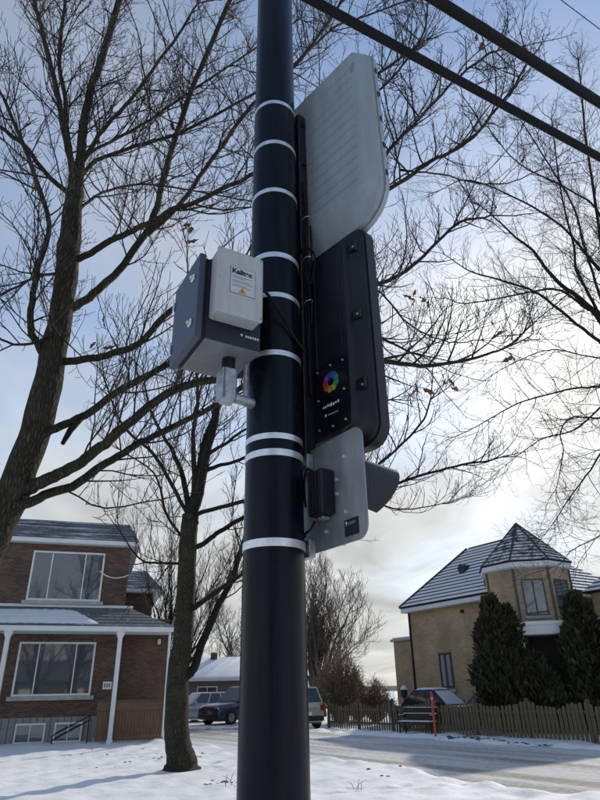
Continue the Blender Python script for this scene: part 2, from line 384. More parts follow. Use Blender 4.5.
def link(name, data, parent=None, loc=None):
    o = bpy.data.objects.new(name, data); C.objects.link(o)
    if parent: o.parent = parent
    if loc is not None: o.location = loc
    return o
def thing(name, label, cat, loc=(0, 0, 0), rz=0.0, group=None):
    o = bpy.data.objects.new(name, None); o.empty_display_size = 0.1; C.objects.link(o)
    o.location = loc; o.rotation_euler = (0, 0, rz)
    return tag(o, label, cat, group)
def tag(o, label=None, cat=None, group=None, kind=None):
    if label: o['label'] = label
    if cat: o['category'] = cat
    if group: o['group'] = group
    if kind: o['kind'] = kind
    return o
def rrect(w, h, r, n=5, cx=0.0, cz=0.0, rb=None):
    """rounded rectangle outline, half sizes w, h"""
    pts = []
    for qx, qz, a0 in ((1, 1, 0), (-1, 1, 90), (-1, -1, 180), (1, -1, 270)):
        for i in range(n + 1):
            a = R(a0 + 90 * i / n)
            r_ = r if qz > 0 or rb is None else rb
            pts.append((cx + qx * (w - r_) + r_ * math.cos(a), cz + qz * (h - r_) + r_ * math.sin(a)))
    return pts
def text_part(name, s, size, mat, parent, loc, rot, extrude=0.0004, align='LEFT', sx=1.0, bold=0.0):
    cu = bpy.data.curves.new(name, 'FONT'); cu.body = s; cu.size = size; cu.extrude = extrude; cu.align_x = align; cu.offset = bold
    t = bpy.data.objects.new(name, cu); C.objects.link(t)
    dg = bpy.context.evaluated_depsgraph_get()
    me = bpy.data.meshes.new_from_object(t.evaluated_get(dg)); me.materials.clear(); me.materials.append(mat)
    bpy.data.objects.remove(t)
    o = link(name, me, parent, loc); o.rotation_euler = rot; o.scale = (sx, 1, 1)
    return o

# ================================================================ SETTING: ground, road, hill
GU = np.array([math.cos(R(55.7)), -math.sin(R(55.7))])      # along the side road
GN = np.array([math.sin(R(55.7)), math.cos(R(55.7))])       # across it, away from the camera
ROAD0, ROAD1 = 10.4, 17.3
rng = np.random.default_rng(7)
_ph = rng.uniform(0, 6.28, (14, 2)); _fr = np.concatenate([rng.normal(0, 0.35, (6, 2)), rng.normal(0, 1.6, (8, 2))])
def wob(x, y):
    h = 0
    for i in range(14):
        h = h + (0.030 if i < 6 else 0.009) * np.sin(_fr[i, 0] * x + _fr[i, 1] * y + _ph[i, 0])
    return h
def smooth(e0, e1, x):
    t = np.clip((x - e0) / (e1 - e0), 0, 1); return t * t * (3 - 2 * t)
_fp = []
_r = np.random.default_rng(44)
for (ax_, ay_), (bx_, by_), nst in (((-7.5, 13.2), (-2.0, 19.0), 11), ((0.4, 12.2), (3.2, 12.9), 6), ((-5.5, 21.5), (-0.8, 14.4), 13)):
    dx_, dy_ = bx_ - ax_, by_ - ay_; ll = math.hypot(dx_, dy_)
    for k in range(nst):
        f = (k + _r.uniform(-0.12, 0.12)) / nst; sd = 0.16 if k % 2 else -0.16
        _fp.append((ax_ + dx_ * f - dy_ / ll * sd, ay_ + dy_ * f + dx_ / ll * sd, math.atan2(dy_, dx_) + _r.normal(0, 0.15)))
def prints(x, y):
    h = np.zeros_like(np.asarray(x, float))
    for px_, py_, a in _fp:
        u_ = (x - px_) * math.cos(a) + (y - py_) * math.sin(a); v_ = -(x - px_) * math.sin(a) + (y - py_) * math.cos(a)
        q = (u_ / 0.19) ** 2 + (v_ / 0.10) ** 2
        h = h - 0.06 * np.exp(-q ** 1.5) + 0.02 * np.exp(-((np.sqrt(q) - 1.5) / 0.35) ** 2)
    return h
_f3 = _r.normal(0, 5.0, (10, 2)); _p3 = _r.uniform(0, 6.28, 10)
def crust(x, y):
    h = 0
    for i in range(10): h = h + 0.0060 * np.sin(_f3[i, 0] * x + _f3[i, 1] * y + _p3[i] + 1.5 * np.sin(0.9 * x + i))
    return h
def ground_z(x, y):
    n = x * GN[0] + y * GN[1]; s = x * GU[0] + y * GU[1]
    edge0 = ROAD0 + 0.22 * np.sin(s * 0.9) + 0.12 * np.sin(s * 2.7 + 1)
    edge1 = ROAD1 + 0.20 * np.sin(s * 0.7 + 2) + 0.12 * np.sin(s * 2.3)
    on = smooth(edge0 - 0.25, edge0 + 0.15, n) * (1 - smooth(edge1 - 0.15, edge1 + 0.3, n))
    bank = 0.13 * np.exp(-((n - edge1 - 0.7) / 0.5) ** 2) * (0.7 + 0.3 * np.sin(s * 1.9) + 0.2 * np.sin(s * 5.1 + n * 3))
    bank = bank + 0.07 * np.exp(-((n - edge0 + 0.45) / 0.25) ** 2) * (0.6 + 0.4 * np.sin(s * 2.3 + 1) + 0.3 * np.sin(s * 6.3))
    return (1 - on) * (wob(x, y) * 0.9 + 0.04 + bank + prints(x, y) + crust(x, y)) + on * (-0.03)
def axis(lo, hi, step, far):
    a = np.arange(lo, hi + step, step)
    out = [lo - d for d in (far, 800, 300, 120, 50, 20, 8, 3)]; out2 = [hi + d for d in (3, 8, 20, 50, 120, 300, 800, far)]
    return np.concatenate([out, a, out2])
gx = axis(-16, 22, 0.12, 3000); gy = np.concatenate([axis(9, 26, 0.09, 3000)[:-8], np.arange(26.3, 48, 0.3), 48 + np.array([3, 8, 20, 50, 120, 300, 800, 3000.0])])
GX, GY = np.meshgrid(gx, gy)
GZ = ground_z(GX, GY)
far = (GX < -17) | (GX > 23) | (GY < 8) | (GY > 49)
GZ = np.where(far, 0.0, GZ)
nx, ny = len(gx), len(gy)
me = bpy.data.meshes.new('ground')
V = np.stack([GX, GY, GZ], -1).reshape(-1, 3)
ii = np.arange(ny - 1)[:, None] * nx + np.arange(nx - 1)[None, :]
Fq = np.stack([ii, ii + 1, ii + 1 + nx, ii + nx], -1).reshape(-1, 4)
me.from_pydata(V.tolist(), [], Fq.tolist())
me.polygons.foreach_set('use_smooth', [True] * len(me.polygons))
me.materials.append(snowy_material('snowy_lawn', (0.15, 0.13, 0.10), 0.20, 0.33, 0.9, (1, 1, 1), fine=0.12))
ground = tag(link('ground', me), 'snow covered lawn and ground', None, kind='structure')

def road_mat():
    m = bpy.data.materials.new('slushy_road'); m.use_nodes = True
    N, L = m.node_tree.nodes, m.node_tree.links
    b = N['Principled BSDF']; b.inputs['Roughness'].default_value = 0.8
    t = N.new('ShaderNodeTexCoord')
    def noise(scale, stretch, det=6, rough=0.6):
        mpn = N.new('ShaderNodeMapping'); mpn.inputs['Scale'].default_value = stretch; L.new(t.outputs['Object'], mpn.inputs['Vector'])
        n = N.new('ShaderNodeTexNoise'); n.inputs['Scale'].default_value = scale; n.inputs['Detail'].default_value = det; n.inputs['Roughness'].default_value = rough
        L.new(mpn.outputs[0], n.inputs['Vector']); return n.outputs['Fac']
    tracks = noise(1.0, (0.06, 1.7, 1)); grit = noise(9.0, (0.6, 1, 1), 8, 0.75); big = noise(0.35, (0.4, 1, 1))
    def mth(op, a, c):
        n = N.new('ShaderNodeMath'); n.operation = op
        for i, v in enumerate((a, c)):
            if isinstance(v, float): n.inputs[i].default_value = v
            else: L.new(v, n.inputs[i])
        return n.outputs[0]
    f = mth('ADD', mth('MULTIPLY', tracks, 0.55), mth('ADD', mth('MULTIPLY', grit, 0.45), mth('MULTIPLY', big, 0.3)))
    r = N.new('ShaderNodeValToRGB'); e = r.color_ramp.elements
    e[0].position = 0.45; e[0].color = (0.15, 0.128, 0.10, 1)
    e[1].position = 0.77; e[1].color = (0.78, 0.78, 0.775, 1)
    k = e.new(0.57); k.color = (0.33, 0.30, 0.255, 1); k = e.new(0.66); k.color = (0.58, 0.575, 0.56, 1)
    L.new(f, r.inputs[0]); L.new(r.outputs[0], b.inputs['Base Color'])
    bp = N.new('ShaderNodeBump'); bp.inputs['Strength'].default_value = 1.0; bp.inputs['Distance'].default_value = 0.05
    L.new(mth('ADD', grit, tracks), bp.inputs['Height']); L.new(bp.outputs[0], b.inputs['Normal'])
    return m
mb = MB()
sx = np.concatenate([np.arange(-70, -30, 4), np.arange(-30, 8, 0.5), np.arange(8, 60, 4)]); sn = np.linspace(ROAD0 - 0.4, ROAD1 + 0.5, 24)
nn = len(sn)
V = []
for s in sx:
    for n_ in sn:
        rut = -0.012 * sum(math.exp(-((n_ - c) / 0.22) ** 2) for c in (12.0, 13.5, 14.6, 16.1))
        V.append((s, n_, 0.0 + rut))
mb.add(V, [(i * nn + j, i * nn + j + 1, (i + 1) * nn + j + 1, (i + 1) * nn + j) for i in range(len(sx) - 1) for j in range(nn - 1)])
road = mb.build('road', road_mat(), smooth='all'); road.rotation_euler = (0, 0, -R(55.7))
tag(road, 'slushy gravelly side road with tyre tracks', None, kind='structure')

# driveway in front of the parked cars
mb = MB()
mb.box(-11, -3.2, 33.5, 47, -0.05, 0.075)
dm = snowy_material('trodden_driveway', (0.17, 0.165, 0.16), 0.38, 0.60, 1.2, (1, 0.25, 1), fine=0.15)
tag(mb.build('driveway', dm), 'snowy driveway under the parked cars', None, kind='structure')

mb = MB()
xs = np.linspace(-1400, 2200, 120)
V = []
for i, x in enumerate(xs):
    h = 9 + 4 * math.sin(x * 0.004) + 2.5 * math.sin(x * 0.017 + 1) + rng.uniform(0, 1.6)
    V += [(x, 1500, -5), (x, 1560, h), (x, 1800, h * 0.9), (x, 1900, -5)]
mb.add(V, [(4 * i + j, 4 * i + 4 + j, 4 * i + 5 + j, 4 * i + 1 + j) for i in range(119) for j in range(3)])
tag(mb.build('hill', MAT['hill'], smooth='all'), 'low wooded ridge on the horizon', None, kind='structure')

# ================================================================ POLE AND WHAT HANGS ON IT
PX, PY = -0.0955, 2.0
def pole_r(z): return 0.1085 - 0.0032 * z
pole = thing('pole', 'tall glossy black metal pole with stainless steel straps in the foreground', 'pole', (PX, PY, 0))
mb = MB()
zs = np.linspace(0.03, 8.0, 24)
mb.rings([[(pole_r(z) * math.cos(a), pole_r(z) * math.sin(a), z) for a in np.arange(72) * 2 * math.pi / 72] for z in zs])
mb.build('shaft', MAT['pole'], pole, smooth=30)
mb = MB()
mb.rings([[(r * math.cos(a), r * math.sin(a), z) for a in np.arange(40) * 2 * math.pi / 40] for r, z in ((0.2, 0.0), (0.2, 0.05), (0.14, 0.07), (0.125, 0.16), (0.11, 0.17))])
mb.build('base_flange', MAT['pole'], pole, smooth=30)
def strap(z, w=0.02, a0=0.0):
    m = MB(); r = pole_r(z) + 0.0006; t = 0.0016
    n = 64; loops = []
    for i in range(n):
        a = a0 + 2 * math.pi * i / n
        c, s = math.cos(a), math.sin(a)
        loops.append([(r * c, r * s, z - w / 2), ((r + t) * c, (r + t) * s, z - w / 2), ((r + t) * c, (r + t) * s, z + w / 2), (r * c, r * s, z + w / 2)])
    loops.append(loops[0])
    m.rings(loops, False, False)
    o = m.build('strap', MAT['steel'], pole, smooth=30)
    k = MB(); k.bbox(-0.012, 0.012, r - 0.002, r + 0.009, z - 0.014, z + 0.014, 0.002)
    kb = k.build('buckle', MAT['steel'], o); kb.rotation_euler = (0, 0, R(-50))
    return o
for z, w in ((4.074, 0.021), (3.812, 0.021), (3.524, 0.021), (3.176, 0.024), (2.981, 0.021), (2.722, 0.021), (2.392, 0.021), (2.332, 0.024), (2.028, 0.026)):
    strap(z, w)

# ---- grey ribbed panel at the top (local x runs along the back of the panel, y away from the pole)
PHI1 = R(48)
pn = thing('panel_housing', 'pale grey ribbed plastic panel strapped highest on the black pole', 'panel', (PX, PY, 3.30), -PHI1)
def shell(steps, wz, cz, r):
    """stack of rounded rectangles: steps = (y, half width, z low, z high, radius)"""
    loops = []
    for y, w, zl, zh, rr in steps:
        loops.append([(x, y, z) for x, z in rrect(w, (zh - zl) / 2, rr, 6, wz, (zh + zl) / 2, r)])
    return loops
PC = 0.06
mb = MB()
mb.rings(shell([(0.146, 0.335, 0.155, 0.98, 0.02), (0.149, 0.342, 0.145, 0.985, 0.03)], PC, 0, 0.03) + shell([(0.197, 0.368, 0.045, 1.0, 0.05), (0.205, 0.376, 0.02, 1.004, 0.06), (0.228, 0.376, 0.02, 1.004, 0.06)], PC, 0, 0.165))
mb.build('back_shell', MAT['panel'], pn, smooth=18)
mb = MB()
mb.rings(shell([(0.229, 0.383, 0.013, 1.010, 0.06), (0.250, 0.383, 0.013, 1.010, 0.06)], PC, 0, 0.17))
mb.build('rim', material('panel_rim', (0.36, 0.40, 0.43), 0.4, 0.3, vary=0.1, vscale=8), pn, smooth=28)
for i in range(12):
    z = 0.20 + i * 0.062
    m = MB(); m.rings([[(0.02, 0.1425, z - 0.003), (0.02, 0.1462, z + 0.012), (0.02, 0.1462, z - 0.005)], [(0.368, 0.1425, z - 0.003), (0.368, 0.1462, z + 0.012), (0.368, 0.1462, z - 0.005)]])
    m.build('rib', MAT['panel'], pn)
for i in range(5):
    z = 0.1 + i * 0.16
    m = MB(); m.bbox(0.440, 0.447, 0.232, 0.247, z + 0.12, z + 0.15, 0.002); m.build('rim_clip', MAT['blackpl'], pn)
m = MB()
for a, b_, c, d in ((0.372, 0.376, 0.86, 0.91), (0.388, 0.392, 0.86, 0.91), (0.376, 0.388, 0.906, 0.91), (0.376, 0.388, 0.86, 0.864), (0.378, 0.386, 0.88, 0.884)):
    m.box(a, b_, 0.1450, 0.1465, c - 0.01, d - 0.01)
m.build('moulded_mark', MAT['grey_print'], pn)
# bracket channel between pole and panel
m = MB(); m.bbox(-0.045, 0.062, 0.098, 0.1455, 0.0, 0.84, 0.004); m.build('bracket', MAT['blackpl'], pn)
for z in (0.06, 0.22, 0.51, 0.77):
    m = MB(); m.tube([(0.062, 0.125, z), (0.072, 0.125, z)], 0.011, 6); m.build('bolt', MAT['blackpl'], pn)

# ---- black display sign below
PHI2 = R(48)
sg = thing('display_sign', 'black plastic back of a display sign with a rainbow ring emblem', 'sign', (PX, PY, 2.30), -PHI2)
mb = MB()
mb.rings(shell([(0.150, 0.248, 0.13, 0.955, 0.03), (0.156, 0.256, 0.122, 0.962, 0.035), (0.172, 0.262, 0.115, 0.968, 0.04), (0.182, 0.305, 0.09, 0.995, 0.05), (0.196, 0.318, 0.075, 1.012, 0.06), (0.208, 0.320, 0.072, 1.014, 0.06)], 0, 0, 0.07))
body = mb.build('back_shell', MAT['blackpl'], sg, smooth=28)
mb = MB()
mb.rings(shell([(0.209, 0.327, 0.064, 1.022, 0.065), (0.255, 0.327, 0.064, 1.022, 0.065)], 0, 0, 0.075))
mb.rings(shell([(0.2555, 0.31, 0.08, 1.005, 0.06), (0.258, 0.31, 0.08, 1.005, 0.06)], 0, 0, 0.07))
mb.build('front_rim', MAT['blackpl'], sg, smooth=28)
for z in (0.885, 0.565, 0.265):
    m = MB(); m.bbox(0.262, 0.302, 0.166, 0.190, z, z + 0.045, 0.004); q = m.build('recess_shade_block', MAT['blackgl'], sg)  # raised block, its darker colour stands for the shade in a recess
    m = MB(); m.tube([(0.292, 0.166, z + 0.014), (0.292, 0.163, z + 0.014)], 0.005, 10); m.build('screw', MAT['galv'], q)  # galvanised dot in place of the small highlight in the recess
for x, z0, z1 in ((0.078, 0.15, 0.93), (0.215, 0.46, 0.93)):
    m = MB(); m.bbox(x, x + 0.006, 0.146, 0.152, z0, z1, 0.0015); m.build('moulded_ridge', MAT['blackpl'], sg)
mb = MB(); mb.rings([[(x, y, z) for x, z in rrect(0.080, 0.140, 0.02, 5, 0.160, 0.280)] for y in (0.142, 0.1503)])
pl = mb.build('emblem_plate', MAT['blackgl'], sg, smooth=28)
for x, z in ((0.09, 0.40), (0.09, 0.16), (0.16, 0.405), (0.16, 0.155), (0.225, 0.40), (0.225, 0.28), (0.225, 0.16), (0.09, 0.28)):
    m = MB(); m.tube([(x, 0.1425, z), (x, 0.1385, z)], 0.0045, 8); m.build('screw', MAT['steel'], pl)
cols = [(0.75, 0.05, 0.12), (0.78, 0.16, 0.04), (0.80, 0.45, 0.05), (0.62, 0.62, 0.06), (0.10, 0.50, 0.12), (0.03, 0.45, 0.42), (0.04, 0.20, 0.70), (0.10, 0.10, 0.62), (0.38, 0.08, 0.55)]
EX, EZ = 0.158, 0.335
for i, c in enumerate(cols):
    a0 = R(150 + i * 40)
    pts = []
    for r, da in ((0.016, 0.0), (0.034, 0.05), (0.044, 0.40), (0.040, 0.86), (0.020, 0.90)):
        pts.append((EX + r * math.cos(a0 + da), EZ + r * math.sin(a0 + da)))
    m = MB(); m.prism(pts, 0.1412, 0.1418)
    m.build('emblem_blade', material('emblem_ink_%d' % i, tuple(v * 0.55 for v in c), 0.4), pl)
x = 0.112
for w in (0.008, 0.010, 0.010, 0.005, 0.010, 0.009, 0.011, 0.009):
    m = MB(); m.box(x, x + w * 0.75, 0.1412, 0.1418, 0.238 + 0.002 * math.sin(x * 900), 0.248 + 0.0015 * math.cos(x * 700)); m.build('worn_letter', MAT['white_print'], pl); x += w + 0.002
m = MB(); m.prism([(0.120, 0.212), (0.130, 0.212), (0.125, 0.200)], 0.1412, 0.1418); m.build('small_mark', MAT['white_print'], pl)
m = MB(); m.box(0.136, 0.190, 0.1412, 0.1418, 0.203, 0.209); m.build('small_print', MAT['grey_print'], pl)
m = MB(); m.bbox(-0.045, 0.06, 0.098, 0.150, 0.06, 0.98, 0.004); m.build('bracket', MAT['blackpl'], sg)

# ---- bare aluminium plate with the flasher module and the hooded beacon
PHI3 = R(56)
ap = thing('mounting_plate', 'bare aluminium plate with rounded corners strapped below the black sign', 'plate', (PX, PY, 2.0), -PHI3)
mb = MB(); mb.rings([[(x, y, z) for x, z in rrect(0.335, 0.185, 0.045, 8, 0, 0.20)] for y in (0.128, 0.132)])
mb.build('sheet', MAT['alu'], ap, smooth=28)
for z in (0.335, 0.03):
    m = MB(); m.bbox(-0.05, 0.062, 0.100, 0.1275, z - 0.03, z + 0.03, 0.003); m.build('bracket', MAT['galv'], ap)
for x, z in ((0.24, 0.30), (0.19, 0.235), (0.19, 0.185), (0.235, 0.115), (0.12, 0.075), (0.12, 0.285)):
    m = MB(); m.tube([(x, 0.128, z), (x, 0.1215, z)], 0.0065, 6); m.build('rivet', MAT['steel'], ap)
m = MB(); m.box(0.222, 0.292, 0.1262, 0.1275, 0.035, 0.088); st = m.build('sticker', MAT['black_print'], ap)
m = MB(); m.prism([(0.229, 0.081), (0.237, 0.081), (0.233, 0.066)], 0.1252, 0.1258); m.build('small_mark', MAT['white_print'], st)
x = 0.243
for w in (0.006, 0.007, 0.005, 0.008, 0.006):
    m = MB(); m.box(x, x + w * 0.75, 0.1252, 0.1258, 0.069, 0.078); m.build('worn_letter', MAT['grey_print'], st); x += w + 0.001
md = thing('flasher_module', 'small black finned box bolted on the aluminium plate', 'control box', (PX, PY, 2.0), -PHI3)
m = MB(); m.bbox(0.095, 0.180, 0.072, 0.1275, 0.120, 0.272, 0.006); hb = m.build('case', MAT['blackpl'], md)
for i in range(4):
    m = MB(); m.bbox(0.108 + i * 0.019, 0.116 + i * 0.019, 0.0675, 0.0735, 0.125, 0.267, 0.001); m.build('fin', MAT['blackpl'], hb)
m = MB(); m.bbox(0.12, 0.15, 0.095, 0.125, 0.2725, 0.284, 0.003); m.build('mounting_ear', MAT['galv'], md)
m = MB(); m.bbox(0.12, 0.15, 0.095, 0.125, 0.108, 0.1195, 0.003); m.build('mounting_ear', MAT['galv'], md)
bc = thing('hooded_beacon', 'dark hooded warning beacon sticking out beyond the aluminium plate', 'beacon', (PX, PY, 2.0), -PHI3)
cx, cz, rb = 0.190, 0.222, 0.098
m = MB(); m.rings([[(cx + r * math.cos(a), y, cz + r * math.sin(a)) for a in np.arange(36) * 2 * math.pi / 36] for r, y in ((0.08, 0.1325), (rb, 0.145), (rb, 0.19), (0.09, 0.195))]); m.build('housing', MAT['visor'], bc, smooth=30)
m = MB(); m.rings([[(cx + r * math.cos(a), y, cz + r * math.sin(a)) for a in np.arange(32) * 2 * math.pi / 32] for r, y in ((0.086, 0.1955), (0.076, 0.205), (0.04, 0.215))]); m.build('lens', MAT['lens'], bc, smooth=30)
vo, vi = [], []
for k in range(41):
    a = R(-60 + 300 * k / 40)                       # open at the bottom
    dep = 0.045 + 0.125 * max(0.0, math.sin(a) * 0.5 + 0.5) ** 0.8
    c, s = math.cos(a), math.sin(a)
    vo.append([(cx + rb * c, 0.191, cz + rb * s), (cx + rb * 0.985 * c, 0.191 + dep, cz + rb * 0.985 * s - 0.012), (cx + rb * 0.965 * c, 0.191 + dep, cz + rb * 0.965 * s - 0.012), (cx + rb * 0.98 * c, 0.191, cz + rb * 0.98 * s)])
m = MB(); m.rings(vo, True, True); m.build('hood', MAT['visor'], bc, smooth=35)

# ---- cabinet on the other side, door facing away to the left
PHI4 = R(60)
cb_ = thing('equipment_cabinet', 'dark grey steel cabinet with side door strapped to the black pole', 'cabinet', (PX, PY, 2.681), -PHI4)
Hc = 0.335
m = MB(); m.bbox(-0.121, 0.128, -0.332, -0.120, 0.0, Hc, 0.004); m.build('case', MAT['cab'], cb_)
m = MB(); m.box(-0.117, 0.124, -0.328, -0.124, -0.0015, 0.002); m.build('underside', MAT['cab_under'], cb_)
m = MB(); m.bbox(-0.119, 0.126, -0.345, -0.331, 0.002, Hc - 0.002, 0.002); m.build('door_gap_fill', MAT['gap_fill'], cb_)  # black fill standing for the dark gap between door and case
m = MB(); m.bbox(-0.130, 0.137, -0.368, -0.344, -0.008, Hc + 0.008, 0.004); dr = m.build('door', MAT['cab_door'], cb_)
for z in (0.07, 0.26):
    m = MB(); m.bbox(0.070, 0.100, -0.376, -0.367, z - 0.012, z + 0.012, 0.003)
    m.tube([(0.085, -0.374, z), (0.085, -0.383, z)], 0.008, 10); m.build('latch', MAT['steel'], dr)
    m = MB(); m.tube([(-0.124, -0.372, z - 0.02), (-0.124, -0.372, z + 0.02)], 0.005, 8); m.build('hinge', MAT['steel'], dr)
for z in (0.05, 0.29):
    m = MB(); m.bbox(-0.06, 0.06, -0.1195, -0.098, z - 0.02, z + 0.02, 0.003); m.build('bracket', MAT['galv'], cb_)
m = MB(); m.prism([(0.0, 0.0), (0.010, 0.0), (0.005, -0.011)], 0, 0.0006); q = m.build('small_mark', MAT['white_print'], cb_)
# x-z outline extruded along y: turn so that it lies on the case side facing +x
q.rotation_euler = (0, 0, R(90)); q.location = (0.1292, -0.200, 0.052)
x = -0.180
for w in (0.008, 0.006, 0.009, 0.006, 0.008, 0.008):
    m = MB(); m.box(0.1284, 0.1290, x, x + w * 0.75, 0.0425, 0.051); m.build('worn_letter', MAT['white_print'], cb_); x += w + 0.0015

jb = thing('junction_box', 'light grey plastic junction box with a printed label on the cabinet side', 'box', (PX, PY, 2.755), -PHI4)
m = MB(); m.bbox(0.1285, 0.188, -0.322, -0.153, 0.0, 0.266, 0.006); m.build('base', MAT['box_grey'], jb)
m = MB(); m.bbox(0.1885, 0.204, -0.326, -0.149, -0.004, 0.270, 0.006); lid = m.build('lid', MAT['box_grey'], jb)
for y in (-0.318, -0.157):
    for z in (0.008, 0.136, 0.258):
        m = MB(); m.tube([(0.203, y, z), (0.2058, y, z)], 0.0042, 10); m.build('lid_screw', MAT['galv'], jb)
LY0, LY1, LZ0, LZ1 = -0.276, -0.184, 0.085, 0.195
m = MB(); m.box(0.2042, 0.2048, LY0 - 0.0015, LY1 + 0.0015, LZ0 - 0.0015, LZ1 + 0.0015); lb = m.build('label_border', MAT['black_print'], jb)
m = MB(); m.box(0.2046, 0.2053, LY0, LY1, LZ0, LZ1); m.build('label_sheet', MAT['sticker'], lb)
ROT = (R(90), 0, R(90))
text_part('lettering', 'Kalitec', 0.0285, MAT['black_print'], lb, (0.2055, LY0 + 0.004, LZ1 - 0.027), ROT, sx=0.98, bold=0.0013)
for i, (z, w) in enumerate(((0.155, 0.075), (0.149, 0.05), (0.137, 0.066), (0.131, 0.08), (0.119, 0.055), (0.113, 0.072))):
    m = MB(); m.box(0.2053, 0.2056, LY0 + 0.006, LY0 + 0.006 + w, z, z + 0.0022); m.build('small_print', MAT['grey_print'], lb)
m = MB(); m.add([(0.2057, -0.2465, 0.088), (0.2057, -0.2155, 0.088), (0.2057, -0.231, 0.1135), (0.2053, -0.2465, 0.088), (0.2053, -0.2155, 0.088), (0.2053, -0.231, 0.1135)], [(0, 1, 2), (5, 4, 3), (0, 3, 4, 1), (1, 4, 5, 2), (2, 5, 3, 0)])
wt = m.build('warning_triangle', MAT['amber'], lb)
m = MB(); m.box(0.2058, 0.2061, -0.2322, -0.2298, 0.096, 0.107); m.box(0.2058, 0.2061, -0.2322, -0.2298, 0.0915, 0.094); m.build('warning_stroke', MAT['black_print'], wt)

cf = thing('conduit_fitting', 'galvanised conduit elbow hanging under the dark cabinet', 'conduit', (PX, PY, 2.681), -PHI4)
m = MB(); m.tube([(0.03, -0.20, -0.002), (0.03, -0.20, -0.045)], 0.024, 14); m.build('gland', MAT['blackpl'], cf, smooth=30)
m = MB(); m.bbox(0.0, 0.06, -0.226, -0.174, -0.175, -0.045, 0.008); m.build('elbow_body', MAT['galv'], cf)
m = MB(); m.bbox(-0.001, 0.061, -0.232, -0.2265, -0.168, -0.052, 0.002); m.build('cover', MAT['galv'], cf)
m = MB(); m.tube([(0.035, -0.176, -0.152), (0.03, -0.14, -0.152), (0.02, -0.098, -0.152)], 0.019, 14); m.build('pipe', MAT['galv'], cf, smooth=30)
m = MB(); m.tube([(0.02, -0.128, -0.001), (0.02, -0.128, -0.130)], 0.008, 10); m.build('rod', MAT['galv'], cf, smooth=30)

def cat(pts, n=8):
    P = np.asarray(pts, float); k = len(P)
    if k < 3: n = 2
    E = np.concatenate([[2 * P[0] - P[1]], P, [2 * P[-1] - P[-2]]])
    out = []
    for i in range(k - 1):
        p0, p1, p2, p3 = E[i:i + 4]
        for t in np.arange(n) / n:
            out.append(0.5 * (2 * p1 + (p2 - p0) * t + (2 * p0 - 5 * p1 + 4 * p2 - p3) * t * t + (3 * p1 - p0 - 3 * p2 + p3) * t ** 3))
    out.append(P[-1]); return np.array(out)
def cable(name, pts, r, label, catn, loc, rz, n=8):
    m = MB(); m.tube(cat(pts, 8), r, n); o = m.build(name, MAT['cable'], None, smooth=60)
    o.location = loc; o.rotation_euler = (0, 0, rz)
    return tag(o, label, catn)
cable('power_cable', [(0.075, 0.10, 0.12), (0.085, 0.112, -0.10), (0.075, 0.112, -0.30), (0.082, 0.115, -0.50), (0.07, 0.118, -0.75), (0.075, 0.118, -0.95)], 0.0065, 'black power cable running down the pole bracket behind the panels', 'cable', (PX, PY, 3.55), -PHI1)
cable('signal_cable', [(0.092, 0.125, 0.0), (0.10, 0.120, -0.16), (0.088, 0.108, -0.32), (0.10, 0.112, -0.42), (0.086, 0.120, -0.50)], 0.005, 'thinner looped black cable beside the power cable on the bracket', 'cable', (PX, PY, 3.42), -PHI1)
cable('ground_wire', [(0.068, 0.102, 0.0), (0.078, 0.108, -0.12), (0.066, 0.104, -0.30), (0.080, 0.112, -0.46), (0.068, 0.11, -0.62), (0.072, 0.112, -0.80)], 0.004, 'thin black wire tied along the edge of the bracket', 'cable', (PX, PY, 3.60), -PHI1)
cable('spare_loop', [(0.085, 0.115, 0.0), (0.12, 0.118, -0.06), (0.115, 0.110, -0.17), (0.088, 0.106, -0.20), (0.078, 0.108, -0.10), (0.09, 0.112, -0.02)], 0.0045, 'coiled spare loop of black cable between grey panel and black sign', 'cable', (PX, PY, 3.30), -PHI1)
for q_, z_ in enumerate((3.46, 3.24, 3.02)):
    m = MB(); m.tube([(0.08 + 0.022 * math.cos(a), 0.113 + 0.014 * math.sin(a), 0) for a in np.arange(13) * math.pi / 6], 0.0025, 6); o = m.build('cable_tie', MAT['galv']); o.location = (PX, PY, z_); o.rotation_euler = (0, 0, -PHI1)
    tag(o, ('highest', 'middle', 'lowest')[q_] + ' of the three cable ties round the cables on the bracket', 'cable tie', 'cable ties')
cable('box_lead', [(0.17, -0.150, 0.13), (0.155, -0.11, 0.128), (0.125, -0.03, 0.075), (0.105, 0.03, 0.01), (0.09, 0.085, -0.03)], 0.006, 'black lead from the junction box round the pole', 'cable', (PX, PY, 2.79), -PHI4)
cable('module_lead', [(0.09, 0.105, 0.278), (0.075, 0.09, 0.30), (0.062, 0.085, 0.26), (0.062, 0.085, 0.20), (0.06, 0.09, 0.165)], 0.0045, 'black lead looping above the finned control box', 'cable', (PX, PY, 2.0), -PHI3)
cable('lower_module_lead', [(0.10, 0.10, 0.112), (0.085, 0.09, 0.085), (0.062, 0.085, 0.075), (0.045, 0.095, 0.07)], 0.0045, 'black lead looping below the finned control box', 'cable', (PX, PY, 2.0), -PHI3)

